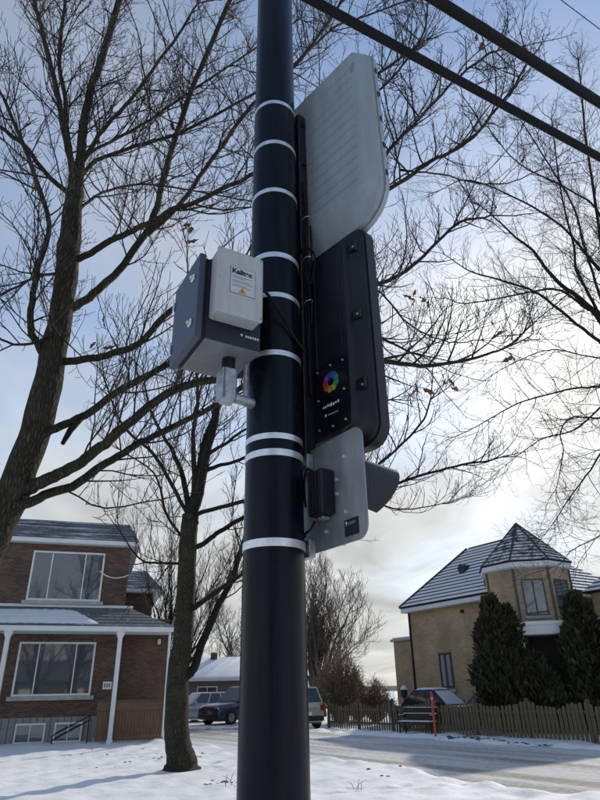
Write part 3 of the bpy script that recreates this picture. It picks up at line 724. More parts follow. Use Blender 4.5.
# ---- overhead lines
def overhead(name, x0, y0, x1, y1, z, r, sag, label):
    m = MB(); P = []
    d = np.array([x1 - x0, y1 - y0]); d = d / np.linalg.norm(d)
    for t in np.linspace(-14, 26, 60):
        P.append((x0 + d[0] * t, y0 + d[1] * t, z + sag * ((t - 6) / 20) ** 2))
    m.tube(P, r, 12); return tag(m.build(name, MAT['cable'], smooth=60), label, 'cable', 'overhead cables')
overhead('overhead_cable', 0.14, 2.93, 3.21, 4.59, 6.6, 0.040, 0.15, 'thick black overhead cable crossing just above the grey panel')
overhead('overhead_cable', 1.15, 2.95, 2.91, 3.93, 6.6, 0.046, 0.15, 'thick black overhead cable, the upper of the thick pair')
overhead('overhead_wire', 2.17, 2.97, 2.60, 3.22, 6.6, 0.0035, 0.15, 'thin overhead wire at the top right corner of the sky')

# ================================================================ TREES
def unit(v): return v / max(np.linalg.norm(v), 1e-9)
def branch_path(rg, p, d, L, seg, jit, trop):
    n = max(3, int(round(L / seg))); st = L / n
    P = [p]; d = unit(d); up = np.array([0, 0, 1.0])
    for i in range(n):
        d = unit(d + rg.normal(0, jit, 3) + up * trop * (st / max(L, 0.01)) * 2)
        p = p + d * st; P.append(p)
    return np.array(P)
def side_dir(rg, t, ang):
    a = rg.normal(0, 1, 3); a = unit(a - t * (a @ t))
    return t * math.cos(ang) + a * math.sin(ang)
def grow(rg, mb, P, rad, lvl, cfg, t0=0.15):
    """put side shoots on the path P"""
    S = cfg['lv'][lvl]
    seglen = np.linalg.norm(np.diff(P, axis=0), axis=1); cum = np.concatenate([[0], np.cumsum(seglen)]); L = cum[-1]
    s = L * t0 + rg.uniform(0, S['gap'])
    while s < L:
        i = min(int(np.searchsorted(cum, s) - 1), len(seglen) - 1); i = max(i, 0)
        f = (s - cum[i]) / max(seglen[i], 1e-6)
        p = P[i] + (P[i + 1] - P[i]) * f; r = rad[i] + (rad[i + 1] - rad[i]) * f
        t = unit(P[i + 1] - P[i])
        ln = S['len'] * rg.uniform(0.45, 1.25) * (1.0 - 0.45 * s / L)
        d = side_dir(rg, t, R(rg.uniform(28, 68)))
        d = unit(d + np.array([0, 0, cfg.get('up', 0.15)]))
        rr = min(r * 0.62, S['r'])
        Q = branch_path(rg, p, d, ln, S['seg'], cfg['jit'], cfg.get('trop', 0.25))
        q = np.linspace(rr, max(rr * 0.4, cfg['rmin']), len(Q))
        q = np.maximum(q, cfg['rmin'])
        mb.tube(Q, q, S.get('n', 3), caps=False)
        if lvl + 1 < len(cfg['lv']): grow(rg, mb, Q, q, lvl + 1, cfg, 0.12)
        s += S['gap'] * rg.uniform(0.5, 1.6)
    # forked tip
    return mb
def guided_tree(name, label, G, base, cfg, mats, seed, group=None, trunk_n=20):
    rg = np.random.default_rng(seed)
    t = thing(name, label, 'tree', base, 0, group); B = np.array(base)
    T = np.array(G['trunk']); LR = cfg.get('limb', 0.65); P = cat(T[:, :3], 5); rad = np.interp(np.linspace(0, 1, len(P)), np.linspace(0, 1, len(T)), T[:, 3])
    TP = P.copy()
    m = MB(); m.tube(P - B, rad * (1 + rg.normal(0, 0.025, len(rad))), trunk_n)
    # lumpy bark outline
    V = np.array(m.v); V += np.sin(V[:, [1, 2, 0]] * 9 + np.array([0, 1.7, 3.1])) * 0.012 * (rad[0] / 0.3); m.v = [tuple(v) for v in V]
    m.build('trunk', mats[0], t, smooth='all')
    for gl in G['limbs']:
        g = np.array(gl); dd = np.linalg.norm(TP - g[0, :3], axis=1); j_ = int(dd.argmin())
        if dd[j_] < 0.7:                      # root the limb in the heart of the trunk
            g = np.concatenate([[[*TP[max(j_ - 1, 0)], g[0, 3]]], g])
        P = cat(g[:, :3], 6); rad = np.interp(np.linspace(0, 1, len(P)), np.linspace(0, 1, len(g)), g[:, 3]) * LR
        fl = np.linspace(0, 1, len(P)); rad = rad * (1 + 0.45 * np.exp(-(fl / 0.05) ** 1.3))
        nzv = rg.normal(0, 1, (len(P), 3)); nzv = (nzv + np.roll(nzv, 1, 0) + np.roll(nzv, 2, 0) + np.roll(nzv, -1, 0)) / 2; nzv[0] = 0
        Pj = P + nzv * cfg['wobble'] * 0.8
        m = MB(); m.tube(Pj - B, rad, 9)
        br = m.build('branch', mats[1], t, smooth='all')
        tw = TW(); grow(rg, tw, Pj - B, rad, 0, cfg, cfg.get('t0', 0.2))
        # continue the tip
        tipd = unit(Pj[-1] - Pj[-2])
        for k in range(3):
            Q = branch_path(rg, Pj[-1] - B, side_dir(rg, tipd, R(rg.uniform(5, 35))), cfg['lv'][0]['len'] * rg.uniform(0.6, 1.0), cfg['lv'][0]['seg'], cfg['jit'], 0.2)
            q = np.maximum(np.linspace(rad[-1] * 0.8, cfg['rmin'], len(Q)), cfg['rmin']); tw.tube(Q, q, 4, caps=False); grow(rg, tw, Q, q, 1, cfg, 0.1)
        o = tw.build('twigs', mats[2], br, smooth='all', fix=False); o['kind'] = 'stuff'
    return t
def wild_tree(name, label, base, H, spread, r0, stems, cfg, mats, seed, group=None, fork=0.12, lean=(0, 0)):
    """multi-stemmed vase-shaped tree"""
    rg = np.random.default_rng(seed); B = np.array(base, float)
    t = thing(name, label, 'tree', base, 0, group)
    hz = H * fork
    P = np.array([[0, 0, 0], [0.03, 0, hz * 0.5], [0, 0.02, hz]]); m = MB(); m.tube(P, [r0 * 1.25, r0, r0 * 0.95], 12); m.build('trunk', mats[0], t, smooth='all')
    for k in range(stems):
        a = 2 * math.pi * (k + rg.uniform(-0.25, 0.25)) / stems; e = spread * rg.uniform(0.45, 1.0)
        a = rg.uniform(0, 2 * math.pi); e = spread * math.sqrt(rg.uniform(0.01, 1.0))
        top = np.array([math.cos(a) * e + lean[0], math.sin(a) * e + lean[1], H * rg.uniform(0.88, 1.0) * math.sqrt(1 - 0.80 * (e / spread) ** 2)])
        mid = np.array([math.cos(a) * e * 0.40, math.sin(a) * e * 0.40, hz + (top[2] - hz) * 0.50])
        P = cat(np.array([[0, 0, hz * 0.9], mid * 0.5 + np.array([0, 0, hz * 0.45]), mid, top]), 5); P[1:] += rg.normal(0, 0.05, (len(P) - 1, 3)) * H / 10
        rad = np.linspace(r0 * (0.5 if k < 9 else 0.26), cfg['rmin'] * 1.3, len(P))
        m = MB(); m.tube(P, rad, 7); br = m.build('branch', mats[1], t, smooth='all')
        tw = TW(); grow(rg, tw, P, rad, 0, cfg, 0.22)
        o = tw.build('twigs', mats[2], br, smooth='all', fix=False); o['kind'] = 'stuff'
    return t

TREE_A = {
 'trunk': [[-3.23,6.2,2.11,0.3188],[-3.16,6.15,2.81,0.3068],[-3.03,6.1,3.41,0.2906],[-2.93,6.05,4.01,0.2723],[-2.85,6.0,4.52,0.2508],[-2.84,6.0,5.13,0.2307],[-2.84,6.0,5.86,0.2097],[-2.89,6.0,6.7,0.1872],[-2.95,6.0,7.46,0.1607],[-2.98,6.0,8.06,0.1302]],
 'limbs': [[[-2.96,6.0,7.82,0.0676],[-3.24,6.1,8.6,0.0641],[-3.74,6.3,10.22,0.0629],[-4.31,6.4,11.93,0.0599],[-4.62,6.5,12.85,0.0538],[-5.11,6.6,14.63,0.0485]],[[-3.0,6.0,7.91,0.0544],[-3.23,5.8,9.05,0.0494],[-3.33,5.6,9.73,0.043],[-3.45,5.5,11.1,0.0379],[-3.57,5.4,12.24,0.0317]],[[-2.96,6.0,7.98,0.1024],[-3.01,6.0,8.88,0.0972],[-3.04,6.0,9.62,0.0905],[-2.99,6.1,10.76,0.0854],[-2.96,6.2,12.28,0.0803],[-2.92,6.3,14.3,0.0748]],[[-2.95,6.0,8.19,0.0552],[-2.73,5.9,8.65,0.0472],[-2.3,5.7,9.1,0.0385],[-1.73,5.5,10.03,0.0306],[-1.36,5.4,10.74,0.0221]],[[-2.96,6.0,7.91,0.0476],[-2.86,6.2,8.44,0.0452],[-2.66,6.4,8.88,0.0422],[-1.96,6.8,9.67,0.0402],[-1.2,7.1,10.64,0.0373],[-0.25,7.3,11.8,0.0337],[0.73,7.4,13.25,0.0294]],[[-2.83,6.0,6.51,0.0692],[-2.58,5.9,6.56,0.0631],[-2.19,5.8,6.74,0.0575],[-1.79,5.7,6.88,0.0519],[-1.46,5.6,6.99,0.0462],[-0.81,5.5,7.23,0.0409],[-0.07,5.4,7.72,0.0361],[0.66,5.3,8.49,0.0316],[1.41,5.2,9.12,0.0266]],[[-2.79,6.0,5.76,0.0782],[-2.52,6.1,6.12,0.0754],[-2.29,6.2,6.56,0.0726],[-2.03,6.3,7.21,0.0702],[-1.96,6.4,7.91,0.0674],[-1.9,6.5,8.81,0.0647],[-1.66,6.7,10.83,0.065],[-1.18,6.9,13.42,0.0652],[-0.94,7.0,14.91,0.0606]],[[-2.03,6.3,7.21,0.0541],[-1.67,6.4,7.76,0.0507],[-1.27,6.6,8.9,0.0487],[-0.72,6.8,10.34,0.0464],[0.12,7.0,11.78,0.043],[1.16,7.2,14.19,0.0399]],[[-2.96,6.0,7.55,0.0533],[-3.24,5.8,7.74,0.0478],[-3.53,5.6,8.1,0.0427],[-3.82,5.4,8.26,0.0372],[-4.29,5.2,8.5,0.0321]],[[-2.86,6.0,5.03,0.0747],[-3.0,5.9,5.24,0.0671],[-3.08,5.8,5.47,0.0595],[-3.07,5.7,6.08,0.0531],[-3.02,5.6,6.76,0.0466],[-3.39,5.4,7.78,0.0399],[-3.71,5.2,8.49,0.032]],[[-2.76,6.0,5.07,0.0691],[-2.35,5.9,5.04,0.0638],[-1.96,5.8,5.09,0.059],[-1.73,5.8,5.22,0.0552],[-1.48,5.8,5.63,0.0523],[-0.81,5.8,6.18,0.0496],[0.04,5.8,6.75,0.0467],[1.18,5.8,7.45,0.0437],[1.73,5.9,7.96,0.0404],[2.33,6.0,8.42,0.0367],[2.72,6.0,8.87,0.0322],[3.36,6.1,9.82,0.0284],[3.62,6.1,10.34,0.0233]],[[-2.73,6.0,4.21,0.0708],[-2.47,6.2,4.48,0.0677],[-2.1,6.4,4.92,0.0647],[-1.67,6.6,5.34,0.061],[-0.92,6.8,5.89,0.057],[0.03,6.9,6.42,0.0516],[1.12,7.0,6.81,0.0453],[1.81,7.1,7.29,0.0386],[2.42,7.1,7.98,0.0314],[3.03,7.2,8.26,0.0235]],[[-2.84,6.05,3.61,0.1053],[-2.54,6.0,3.71,0.0972],[-2.28,5.9,3.81,0.0884],[-1.99,5.8,4.0,0.0802],[-1.75,5.7,4.19,0.0721],[-1.19,5.6,4.54,0.0646],[-0.41,5.5,4.61,0.056],[0.32,5.5,4.68,0.0481],[0.87,5.5,4.7,0.0401],[1.35,5.5,4.64,0.0319],[1.84,5.5,4.73,0.0239],[2.23,5.5,4.85,0.0159]],[[-2.86,6.05,3.39,0.083],[-2.7,6.2,3.55,0.077],[-2.35,6.4,3.85,0.0716],[-2.04,6.5,4.14,0.0645],[-1.75,6.6,4.37,0.0566],[-0.95,6.8,4.93,0.0497],[-0.12,7.0,5.76,0.0423],[0.72,7.1,6.13,0.0322],[1.52,7.1,5.75,0.0205]],[[0.04,5.8,6.75,0.0373],[0.56,5.8,7.26,0.0353],[1.2,5.8,8.08,0.0336],[1.68,5.8,8.65,0.0311],[2.16,5.7,9.22,0.0282],[2.79,5.7,9.88,0.0255],[2.99,5.7,10.03,0.022]],[[0.03,6.9,6.42,0.0277],[0.67,6.9,6.75,0.0248],[1.1,6.9,6.67,0.0213],[1.48,6.8,6.03,0.0172],[1.9,6.8,5.74,0.0137],[2.39,6.8,5.71,0.0106]],[[0.73,7.4,13.25,0.0294],[1.75,7.4,13.85,0.025],[3.07,7.5,14.65,0.0208]],[[1.38,5.8,7.77,0.0198],[1.86,5.7,7.56,0.0161],[2.56,5.6,7.27,0.0125],[3.1,5.6,7.51,0.0095]],[[0.66,5.3,8.49,0.0259],[1.2,5.3,8.77,0.022],[1.76,5.3,9.68,0.0185],[1.98,5.2,10.65,0.0144]],[[-2.82,6.0,5.5,0.0296],[-3.04,5.6,5.06,0.0218],[-3.27,5.2,5.0,0.0154]],[[-2.86,6.0,6.39,0.0312],[-3.53,6.4,6.55,0.0264],[-4.25,6.8,6.53,0.0207]],[[-3.0,6.0,8.29,0.0347],[-2.37,6.8,10.05,0.0327],[-1.01,7.4,12.39,0.0284],[0.15,7.8,14.23,0.0209]],[[-2.91,6.0,7.29,0.0328],[-2.83,6.8,8.53,0.0305],[-2.26,7.4,9.23,0.025],[-0.82,8.0,9.45,0.0177]]],
 'stub': [[-2.47,6.2,4.48,0.0627],[-2.55,6.1,4.25,0.0582],[-2.59,6.05,4.07,0.0543]],
}
TREE_B = {
 'trunk': [[-2.99,16.5,-0.04,0.4],[-3.05,16.5,0.1,0.3821],[-3.07,16.5,0.3,0.3647],[-3.12,16.5,0.72,0.3493],[-3.17,16.5,1.48,0.3367],[-3.18,16.5,2.27,0.3236],[-3.12,16.5,2.85,0.3077],[-3.12,16.5,4.09,0.2964],[-3.15,16.5,5.41,0.2843],[-3.12,16.5,6.11,0.2662]],
 'limbs': [[[-3.12,16.5,6.11,0.2382],[-2.94,16.5,6.89,0.212],[-2.77,16.4,7.83,0.1844],[-2.59,16.3,8.76,0.1557],[-2.41,16.2,9.6,0.1255],[-2.14,16.1,11.03,0.0956],[-1.87,16.0,12.63,0.064]],[[-3.17,16.5,6.11,0.0841],[-3.36,16.5,6.35,0.0733],[-4.14,16.2,7.66,0.0631],[-4.53,16.0,8.05,0.0516],[-5.21,15.8,8.76,0.0405],[-5.77,15.7,10.02,0.0297]],[[-3.18,16.5,6.2,0.1123],[-3.4,16.6,7.18,0.0984],[-3.74,16.7,7.96,0.0831],[-4.1,16.8,8.52,0.0665],[-4.7,17.0,9.63,0.0501],[-5.06,17.0,11.06,0.0324]],[[-3.08,16.5,6.4,0.1129],[-3.07,16.3,7.37,0.0966],[-3.12,16.1,8.21,0.0796],[-3.04,16.0,9.62,0.0634],[-3.2,15.9,11.12,0.0462]],[[-2.94,16.5,6.89,0.1144],[-2.94,16.8,8.17,0.1011],[-2.46,17.0,9.93,0.0868],[-2.01,17.2,11.11,0.0695],[-1.31,17.3,12.7,0.051]],[[-3.11,16.5,3.46,0.1043],[-2.7,16.3,3.72,0.0883],[-2.17,16.1,4.04,0.0725],[-1.61,15.9,4.39,0.0569],[-0.59,15.6,4.9,0.0413],[0.72,15.3,5.58,0.0258]],[[-3.03,16.5,1.92,0.1498],[-2.86,16.6,2.19,0.1376],[-2.67,16.8,2.77,0.1269],[-2.37,17.0,3.58,0.1161],[-2.04,17.2,4.33,0.1041],[-1.75,17.4,5.36,0.0919],[-1.33,17.6,6.84,0.0793],[-0.82,17.8,8.86,0.0659],[-0.33,18.0,11.12,0.0509]],[[-3.16,16.5,5.14,0.0956],[-2.83,16.6,5.29,0.0888],[-2.41,16.8,5.66,0.0829],[-1.68,17.0,6.16,0.0768],[-0.06,17.2,6.69,0.0704],[1.43,17.3,6.88,0.0629],[2.63,17.4,7.13,0.0552],[3.99,17.5,7.58,0.0476],[5.32,17.5,7.85,0.0393],[5.82,17.5,7.93,0.0308]],[[-3.11,16.5,6.03,0.0839],[-2.72,16.3,6.14,0.0753],[-1.59,16.0,6.34,0.0666],[-0.05,15.8,6.56,0.0585],[1.33,15.7,6.84,0.0508],[2.23,15.7,7.26,0.0435],[3.41,15.7,8.41,0.0366],[3.77,15.7,9.16,0.029]],[[-3.17,16.5,4.79,0.0541],[-3.39,16.4,4.78,0.0457],[-3.99,16.2,4.75,0.0372],[-4.4,16.1,4.9,0.0292],[-4.91,16.0,5.6,0.0215]],[[-3.15,16.5,5.28,0.0548],[-3.81,17.0,6.11,0.0489],[-4.22,17.2,7.08,0.0417],[-4.63,17.4,7.79,0.0336],[-5.66,17.5,8.5,0.025]],[[-2.77,16.4,7.83,0.0728],[-2.17,16.0,8.0,0.0573],[-1.57,15.6,8.28,0.0424],[-0.57,15.2,8.39,0.0277]],[[-2.77,16.4,7.4,0.072],[-2.11,16.8,7.77,0.0631],[-1.18,17.0,8.21,0.053],[0.93,17.2,9.25,0.0431],[2.88,17.3,9.96,0.032]],[[-0.05,15.8,6.56,0.0409],[1.55,15.6,6.19,0.0321],[2.58,15.5,5.87,0.0237],[3.65,15.5,5.98,0.0159]],[[-2.41,16.2,9.6,0.0602],[-2.12,16.6,10.42,0.0496],[-0.29,17.0,11.9,0.0385],[1.4,17.0,12.84,0.0253]],[[-2.1,17.2,4.47,0.0557],[-1.76,17.0,4.94,0.0465],[-1.34,16.8,6.01,0.0379],[-1.15,16.7,7.47,0.0293]]],
}
TREE_C = {
 'limbs': [[[11.0,18.2,12.37,0.2108],[10.81,18.2,13.51,0.1858],[10.23,18.2,14.48,0.1589],[9.58,18.2,15.27,0.1303],[9.0,18.2,16.55,0.1018],[8.32,18.2,17.5,0.0713],[7.34,18.2,18.96,0.0399]],[[10.88,18.2,12.17,0.1224],[9.91,17.8,12.8,0.1028],[8.46,17.4,13.99,0.0843],[7.22,17.2,14.47,0.0651],[6.05,17.0,14.78,0.0456],[5.26,17.0,15.51,0.0267]],[[10.56,18.2,13.86,0.0905],[9.7,18.6,15.1,0.0769],[8.09,19.0,15.11,0.0604],[6.43,19.0,14.78,0.0424],[5.63,19.0,15.07,0.0249]],[[11.1,18.2,12.78,0.124],[10.89,18.4,14.25,0.1104],[10.71,18.6,15.92,0.0958],[10.95,18.8,17.56,0.0796],[11.15,19.0,20.48,0.0634],[11.67,19.0,24.72,0.0453]],[[11.15,18.2,12.99,0.1067],[10.94,18.0,14.59,0.0933],[10.79,17.8,16.75,0.08],[10.57,17.6,18.56,0.0651],[9.85,17.4,21.05,0.0499],[9.36,17.4,22.81,0.0332]],[[11.36,18.2,12.99,0.1423],[11.66,18.4,15.79,0.1256],[12.16,18.5,19.4,0.1069],[12.73,18.6,23.56,0.085],[13.61,18.8,28.55,0.0598]],[[11.94,18.6,14.55,0.0933],[12.37,18.8,18.88,0.0841],[11.57,19.0,20.46,0.0686],[9.73,19.0,21.96,0.0514],[8.77,19.0,24.15,0.0337]],[[10.76,18.2,10.99,0.0853],[10.07,18.0,10.63,0.0722],[9.02,17.8,10.48,0.0597],[7.51,17.6,10.04,0.0472],[6.17,17.4,9.34,0.0349],[4.8,17.2,8.63,0.0232]],[[10.44,18.2,9.68,0.0663],[9.92,18.2,9.58,0.0579],[8.95,18.1,9.59,0.0494],[8.46,18.0,8.99,0.0405],[8.3,18.0,8.24,0.0318],[7.88,18.0,7.09,0.0232]],[[10.12,18.2,8.79,0.065],[9.27,18.4,7.85,0.0498],[8.28,18.5,6.75,0.0346],[7.47,18.5,5.82,0.02]],[[9.81,18.6,6.27,0.0469],[9.3,18.8,5.85,0.0381],[8.52,19.0,5.51,0.0292],[7.89,19.0,5.0,0.0201]],[[10.85,18.2,11.77,0.052],[9.95,18.5,12.16,0.0443],[8.9,18.8,12.57,0.0362],[7.22,19.0,11.89,0.027],[6.03,19.0,11.11,0.0177]],[[10.47,18.2,10.23,0.0671],[9.34,18.9,9.46,0.0522],[8.22,19.2,9.24,0.0366],[6.7,19.3,8.22,0.0203]],[[11.47,18.4,15.79,0.0948],[10.42,18.4,18.03,0.0811],[9.02,18.3,19.28,0.0645],[7.13,18.2,20.32,0.0471],[5.84,18.2,19.81,0.0284]]],
}

TREE_A['trunk'] = [[a - (0.16 if c < 2.5 else 0.10 if c < 3.0 else 0.04 if c < 3.6 else 0.0), b_, c, r * (0.60 if c < 4.2 else 0.66 if c < 6.0 else 0.74)] for a, b_, c, r in TREE_A['trunk']]
TREE_A['trunk'] = [[-3.54, 6.25, -0.1, 0.36], [-3.53, 6.25, 0.25, 0.26], [-3.46, 6.22, 1.0, 0.215]] + TREE_A['trunk']
bz = float(ground_z(np.array(-3.0), np.array(16.5)))
TREE_B['trunk'] = [[-2.97, 16.5, bz - 0.08, 0.50], [-2.97, 16.5, bz + 0.05, 0.41], [-2.98, 16.5, bz + 0.22, 0.335]] + [[a, b_, c, r * 0.80] for a, b_, c, r in TREE_B['trunk'][3:]]
TREE_C['trunk'] = [[10.75, 18.6, -0.1, 0.50], [10.7, 18.6, 0.4, 0.38], [10.65, 18.5, 3, 0.33], [10.75, 18.4, 6.5, 0.29], [10.7, 18.25, 9.0, 0.24], [10.75, 18.2, 10.8, 0.12]]
cfgA = dict(lv=[dict(gap=0.155, len=1.5, r=0.012, seg=0.20, n=4), dict(gap=0.13, len=0.66, r=0.0058, seg=0.15, n=3), dict(gap=0.14, len=0.27, r=0.0038, seg=0.13, n=3)], jit=0.14, rmin=0.0030, wobble=0.014, up=0.20, trop=0.30, t0=0.12)
cfgB = dict(lv=[dict(gap=0.30, len=1.9, r=0.020, seg=0.22, n=4), dict(gap=0.22, len=0.85, r=0.010, seg=0.16, n=3), dict(gap=0.20, len=0.40, r=0.0068, seg=0.13, n=3)], limb=0.8, jit=0.13, rmin=0.0052, wobble=0.02, up=0.25, trop=0.35, t0=0.15)
cfgC = dict(lv=[dict(gap=0.22, len=1.9, r=0.013, seg=0.2, n=4), dict(gap=0.18, len=0.95, r=0.0072, seg=0.16, n=3), dict(gap=0.20, len=0.45, r=0.0048, seg=0.13, n=3)], limb=0.52, jit=0.12, rmin=0.0036, wobble=0.02, up=0.05, trop=0.15, t0=0.08)
cfgF = dict(lv=[dict(gap=0.30, len=2.6, r=0.032, seg=0.4, n=3), dict(gap=0.26, len=1.2, r=0.016, seg=0.3, n=3), dict(gap=0.26, len=0.6, r=0.011, seg=0.25, n=3)], jit=0.14, rmin=0.0090, up=0.30, trop=0.35)

cfgN = dict(lv=[dict(gap=0.45, len=2.4, r=0.026, seg=0.35, n=3), dict(gap=0.34, len=1.1, r=0.013, seg=0.3, n=3), dict(gap=0.32, len=0.5, r=0.009, seg=0.25, n=3)], jit=0.10, rmin=0.0075, up=0.45, trop=0.4)
ta = guided_tree('bare_tree', 'large bare tree with thick spreading limbs, cut off by the frame edge', TREE_A, (-3.42, 6.25, 0.0), cfgA, (MAT['bark'], MAT['bark'], MAT['twig']), 11)
S = np.array(TREE_A['stub']); m = MB(); Bs = np.array((-3.42, 6.25, 0.0)); m.tube(S[:, :3] - Bs, S[:, 3] * np.array([0.62, 0.6, 0.42]), 10); m.build('broken_stub', MAT['bark_dark'], ta, smooth=50)
def leaf_cluster(rg, c, n, s):
    m = MB()
    for k in range(n):
        p = np.array(c) + rg.normal(0, s * 0.6, 3); a = unit(rg.normal(0, 1, 3)); b = unit(np.cross(a, rg.normal(0, 1, 3))); cc = np.cross(a, b)
        out = [(0, 0), (0.35, 0.2), (0.3, 0.55), (0.62, 0.5), (0.55, 0.85), (0.8, 0.75), (1.05, 1.0), (0.75, 0.8)]
        L, Rr = [], []
        for u_, v_ in ((0, 0.02), (0.25, 0.28), (0.4, 0.16), (0.58, 0.34), (0.72, 0.16), (1.0, 0.0)):
            L.append(p + s * (a * u_ * 1.6 + b * v_ + cc * (0.35 * v_ - 0.2 * u_ * u_))); Rr.append(p + s * (a * u_ * 1.6 - b * v_ + cc * (0.35 * v_ - 0.2 * u_ * u_)))
        mid = [p + s * (a * u_ * 1.6 - cc * 0.2 * u_ * u_) for u_ in (0, 0.25, 0.4, 0.58, 0.72, 1.0)]
        F = []
        for i in range(5): F += [(i, i + 1, 7 + i, 6 + i), (6 + i, 7 + i, 13 + i, 12 + i)]
        m.add(L + mid + Rr, F)
    return m
rg = np.random.default_rng(5)
tips = []
for ch in ta.children_recursive:
    if ch.name.startswith('twigs'):
        a_ = np.empty(len(ch.data.vertices) * 3, np.float32); ch.data.vertices.foreach_get('co', a_); tips.append(a_.reshape(-1, 3)[::3])
tips = np.concatenate(tips).astype(float)
for c in [[-1.03, 6.9, 12.89], [1.59, 6.8, 6.55], [2.79, 5.7, 10.04], [2.33, 5.5, 4.67], [1.48, 7.0, 4.93], [1.85, 7.0, 4.73], [-2.25, 5.8, 5.19], [-1.34, 6.0, 6.96], [-1.4, 6.0, 7.08], [1.68, 6.8, 6.48], [-0.7, 6.8, 10.37], [-1.88, 6.8, 9.69]]:
    c0 = np.array(c) - Bs; c0 = tips[int(np.linalg.norm(tips - c0, axis=1).argmin())]
    for k in range(int(rg.integers(3, 7))):
        leaf_cluster(rg, c0 + rg.normal(0, 0.035, 3), 1, 0.09 * rg.uniform(0.8, 1.3)).build('leaf', MAT['dead_leaf'], ta, fix=False)
guided_tree('bare_tree', 'mid-sized bare tree with a leaning side stem on the snowy lawn', TREE_B, (-2.97, 16.5, 0.0), cfgB, (MAT['bark'], MAT['bark_dark'], MAT['twig']), 12)
guided_tree('bare_tree', 'fine-branched bare tree reaching in from the right edge over the tan house', TREE_C, (10.75, 18.6, 0.0), cfgC, (MAT['bark_dark'], MAT['bark_dark'], MAT['twig']), 13)
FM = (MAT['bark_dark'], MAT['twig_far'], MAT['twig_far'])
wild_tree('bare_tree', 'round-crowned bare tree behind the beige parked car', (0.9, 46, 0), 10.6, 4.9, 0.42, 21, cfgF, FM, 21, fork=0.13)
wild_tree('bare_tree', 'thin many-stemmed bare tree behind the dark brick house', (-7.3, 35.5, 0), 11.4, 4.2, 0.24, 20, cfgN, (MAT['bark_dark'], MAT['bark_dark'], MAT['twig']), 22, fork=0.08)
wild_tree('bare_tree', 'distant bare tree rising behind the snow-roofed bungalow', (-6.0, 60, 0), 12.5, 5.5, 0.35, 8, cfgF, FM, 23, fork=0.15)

# ================================================================ DARK BRICK HOUSE
lh = thing('brick_house', 'dark brown brick house with white porch posts and a snowy porch roof', 'house', (-7.54, 27.0, 0), R(18))
m = MB(); m.box(-9.5, -0.15, 0.0, 9.0, 0.9, 7.6); m.build('wall', MAT['brick_l'], lh)
m = MB(); m.box(-0.16, 1.85, 0.5, 8.0, 0.0, 4.6); m.build('wing_wall', MAT['brick_w'], lh)
m = MB(); m.box(-9.5, -0.17, 0.02, 8.9, -0.3, 0.9); m.build('basement_wall', MAT['siding'], lh)
for i in range(36):
    x = -9.45 + i * 0.25
    if x > -0.6: break
    m = MB(); m.bbox(x, x + 0.225, -0.03, 0.019, -0.2, 0.885, 0.006); m.build('siding_board', MAT['siding'], lh)
# mansard of shingle courses, front and right side
roof = MB(); roof.rings([[(-9.8, -0.30, 7.72), (0.15, -0.30, 7.72), (0.15, 9.3, 7.72), (-9.8, 9.3, 7.72)], [(-9.3, 0.22, 8.60), (-0.36, 0.22, 8.60), (-0.36, 8.8, 8.60), (-9.3, 8.8, 8.60)]])
roof = roof.build('roof', MAT['shingle'], lh)
NC = 7
for k in range(NC):
    f0, f1 = k / NC, (k + 1) / NC
    def pt(f, o):
        return (0.15 - 0.51 * f + o, -0.30 + 0.52 * f - o, 7.72 + 0.88 * f + o * 0.5)
    a = pt(f0, 0.05); b = pt(f1, 0.012)
    a2 = pt(f0, 0.012)
    m = MB()
    m.add([(-9.8, a[1], a[2]), a, b, (-9.3, b[1], b[2]), (-9.8, a2[1], a2[2]), a2], [(0, 1, 2, 3), (4, 5, 1, 0)])
    m.add([a, (a[0], 9.3, a[2]), (b[0], 8.8, b[2]), b, a2, (a2[0], 9.3, a2[2])], [(0, 1, 2, 3), (4, 5, 1, 0)])
    m.build('shingle_course', MAT['shingle'], roof)
m = MB(); m.bbox(-9.85, 0.24, -0.40, 9.35, 7.52, 7.71, 0.02); m.build('fascia', MAT['white_paint'], lh)
def window(parent, x0, x1, z0, z1, y, splits, fw=0.075, sill=True, depth=0.10, curtain=False, mat_frame=None):
    fm = mat_frame or MAT['white_paint']
    w = MB()
    w.box(x0, x1, y - 0.045, y + depth, z0, z0 + fw); w.box(x0, x1, y - 0.045, y + depth, z1 - fw, z1)
    w.box(x0, x0 + fw, y - 0.045, y + depth, z0 + fw, z1 - fw); w.box(x1 - fw, x1, y - 0.045, y + depth, z0 + fw, z1 - fw)
    o = w.build('window', fm, parent)
    xs_ = [x0 + fw] + [x0 + (x1 - x0) * s for s in splits] + [x1 - fw]
    for s in xs_[1:-1]:
        k = MB(); k.box(s - fw * 0.3, s + fw * 0.3, y - 0.035, y + depth * 0.8, z0 + fw, z1 - fw); k.build('mullion', fm, o)
    for a, b in zip(xs_[:-1], xs_[1:]):
        k = MB(); k.box(a + (fw * 0.3 if a != xs_[0] else 0.001), b - (fw * 0.3 if b != xs_[-1] else 0.001), y - 0.012 + random.uniform(-0.002, 0.002), y - 0.006, z0 + fw + 0.001, z1 - fw - 0.001); k.build('pane', MAT['glass'], o)
    if sill:
        k = MB(); k.bbox(x0 - 0.14, x1 + 0.14, y - 0.12, y + 0.05, z0 - 0.155, z0 - 0.004, 0.01); k.build('sill', MAT['sill'], o)
    return o
window(lh, -4.12, -1.20, 5.20, 7.22, -0.01, (0.27, 0.73))
window(lh, -4.05, -1.13, 1.63, 3.60, -0.01, (0.26, 0.745))
for a, b in ((-3.70, -2.62), (-2.30, -1.28)):
    window(lh, a, b, 0.02, 0.70, -0.045, (0.5,), fw=0.06, sill=False)
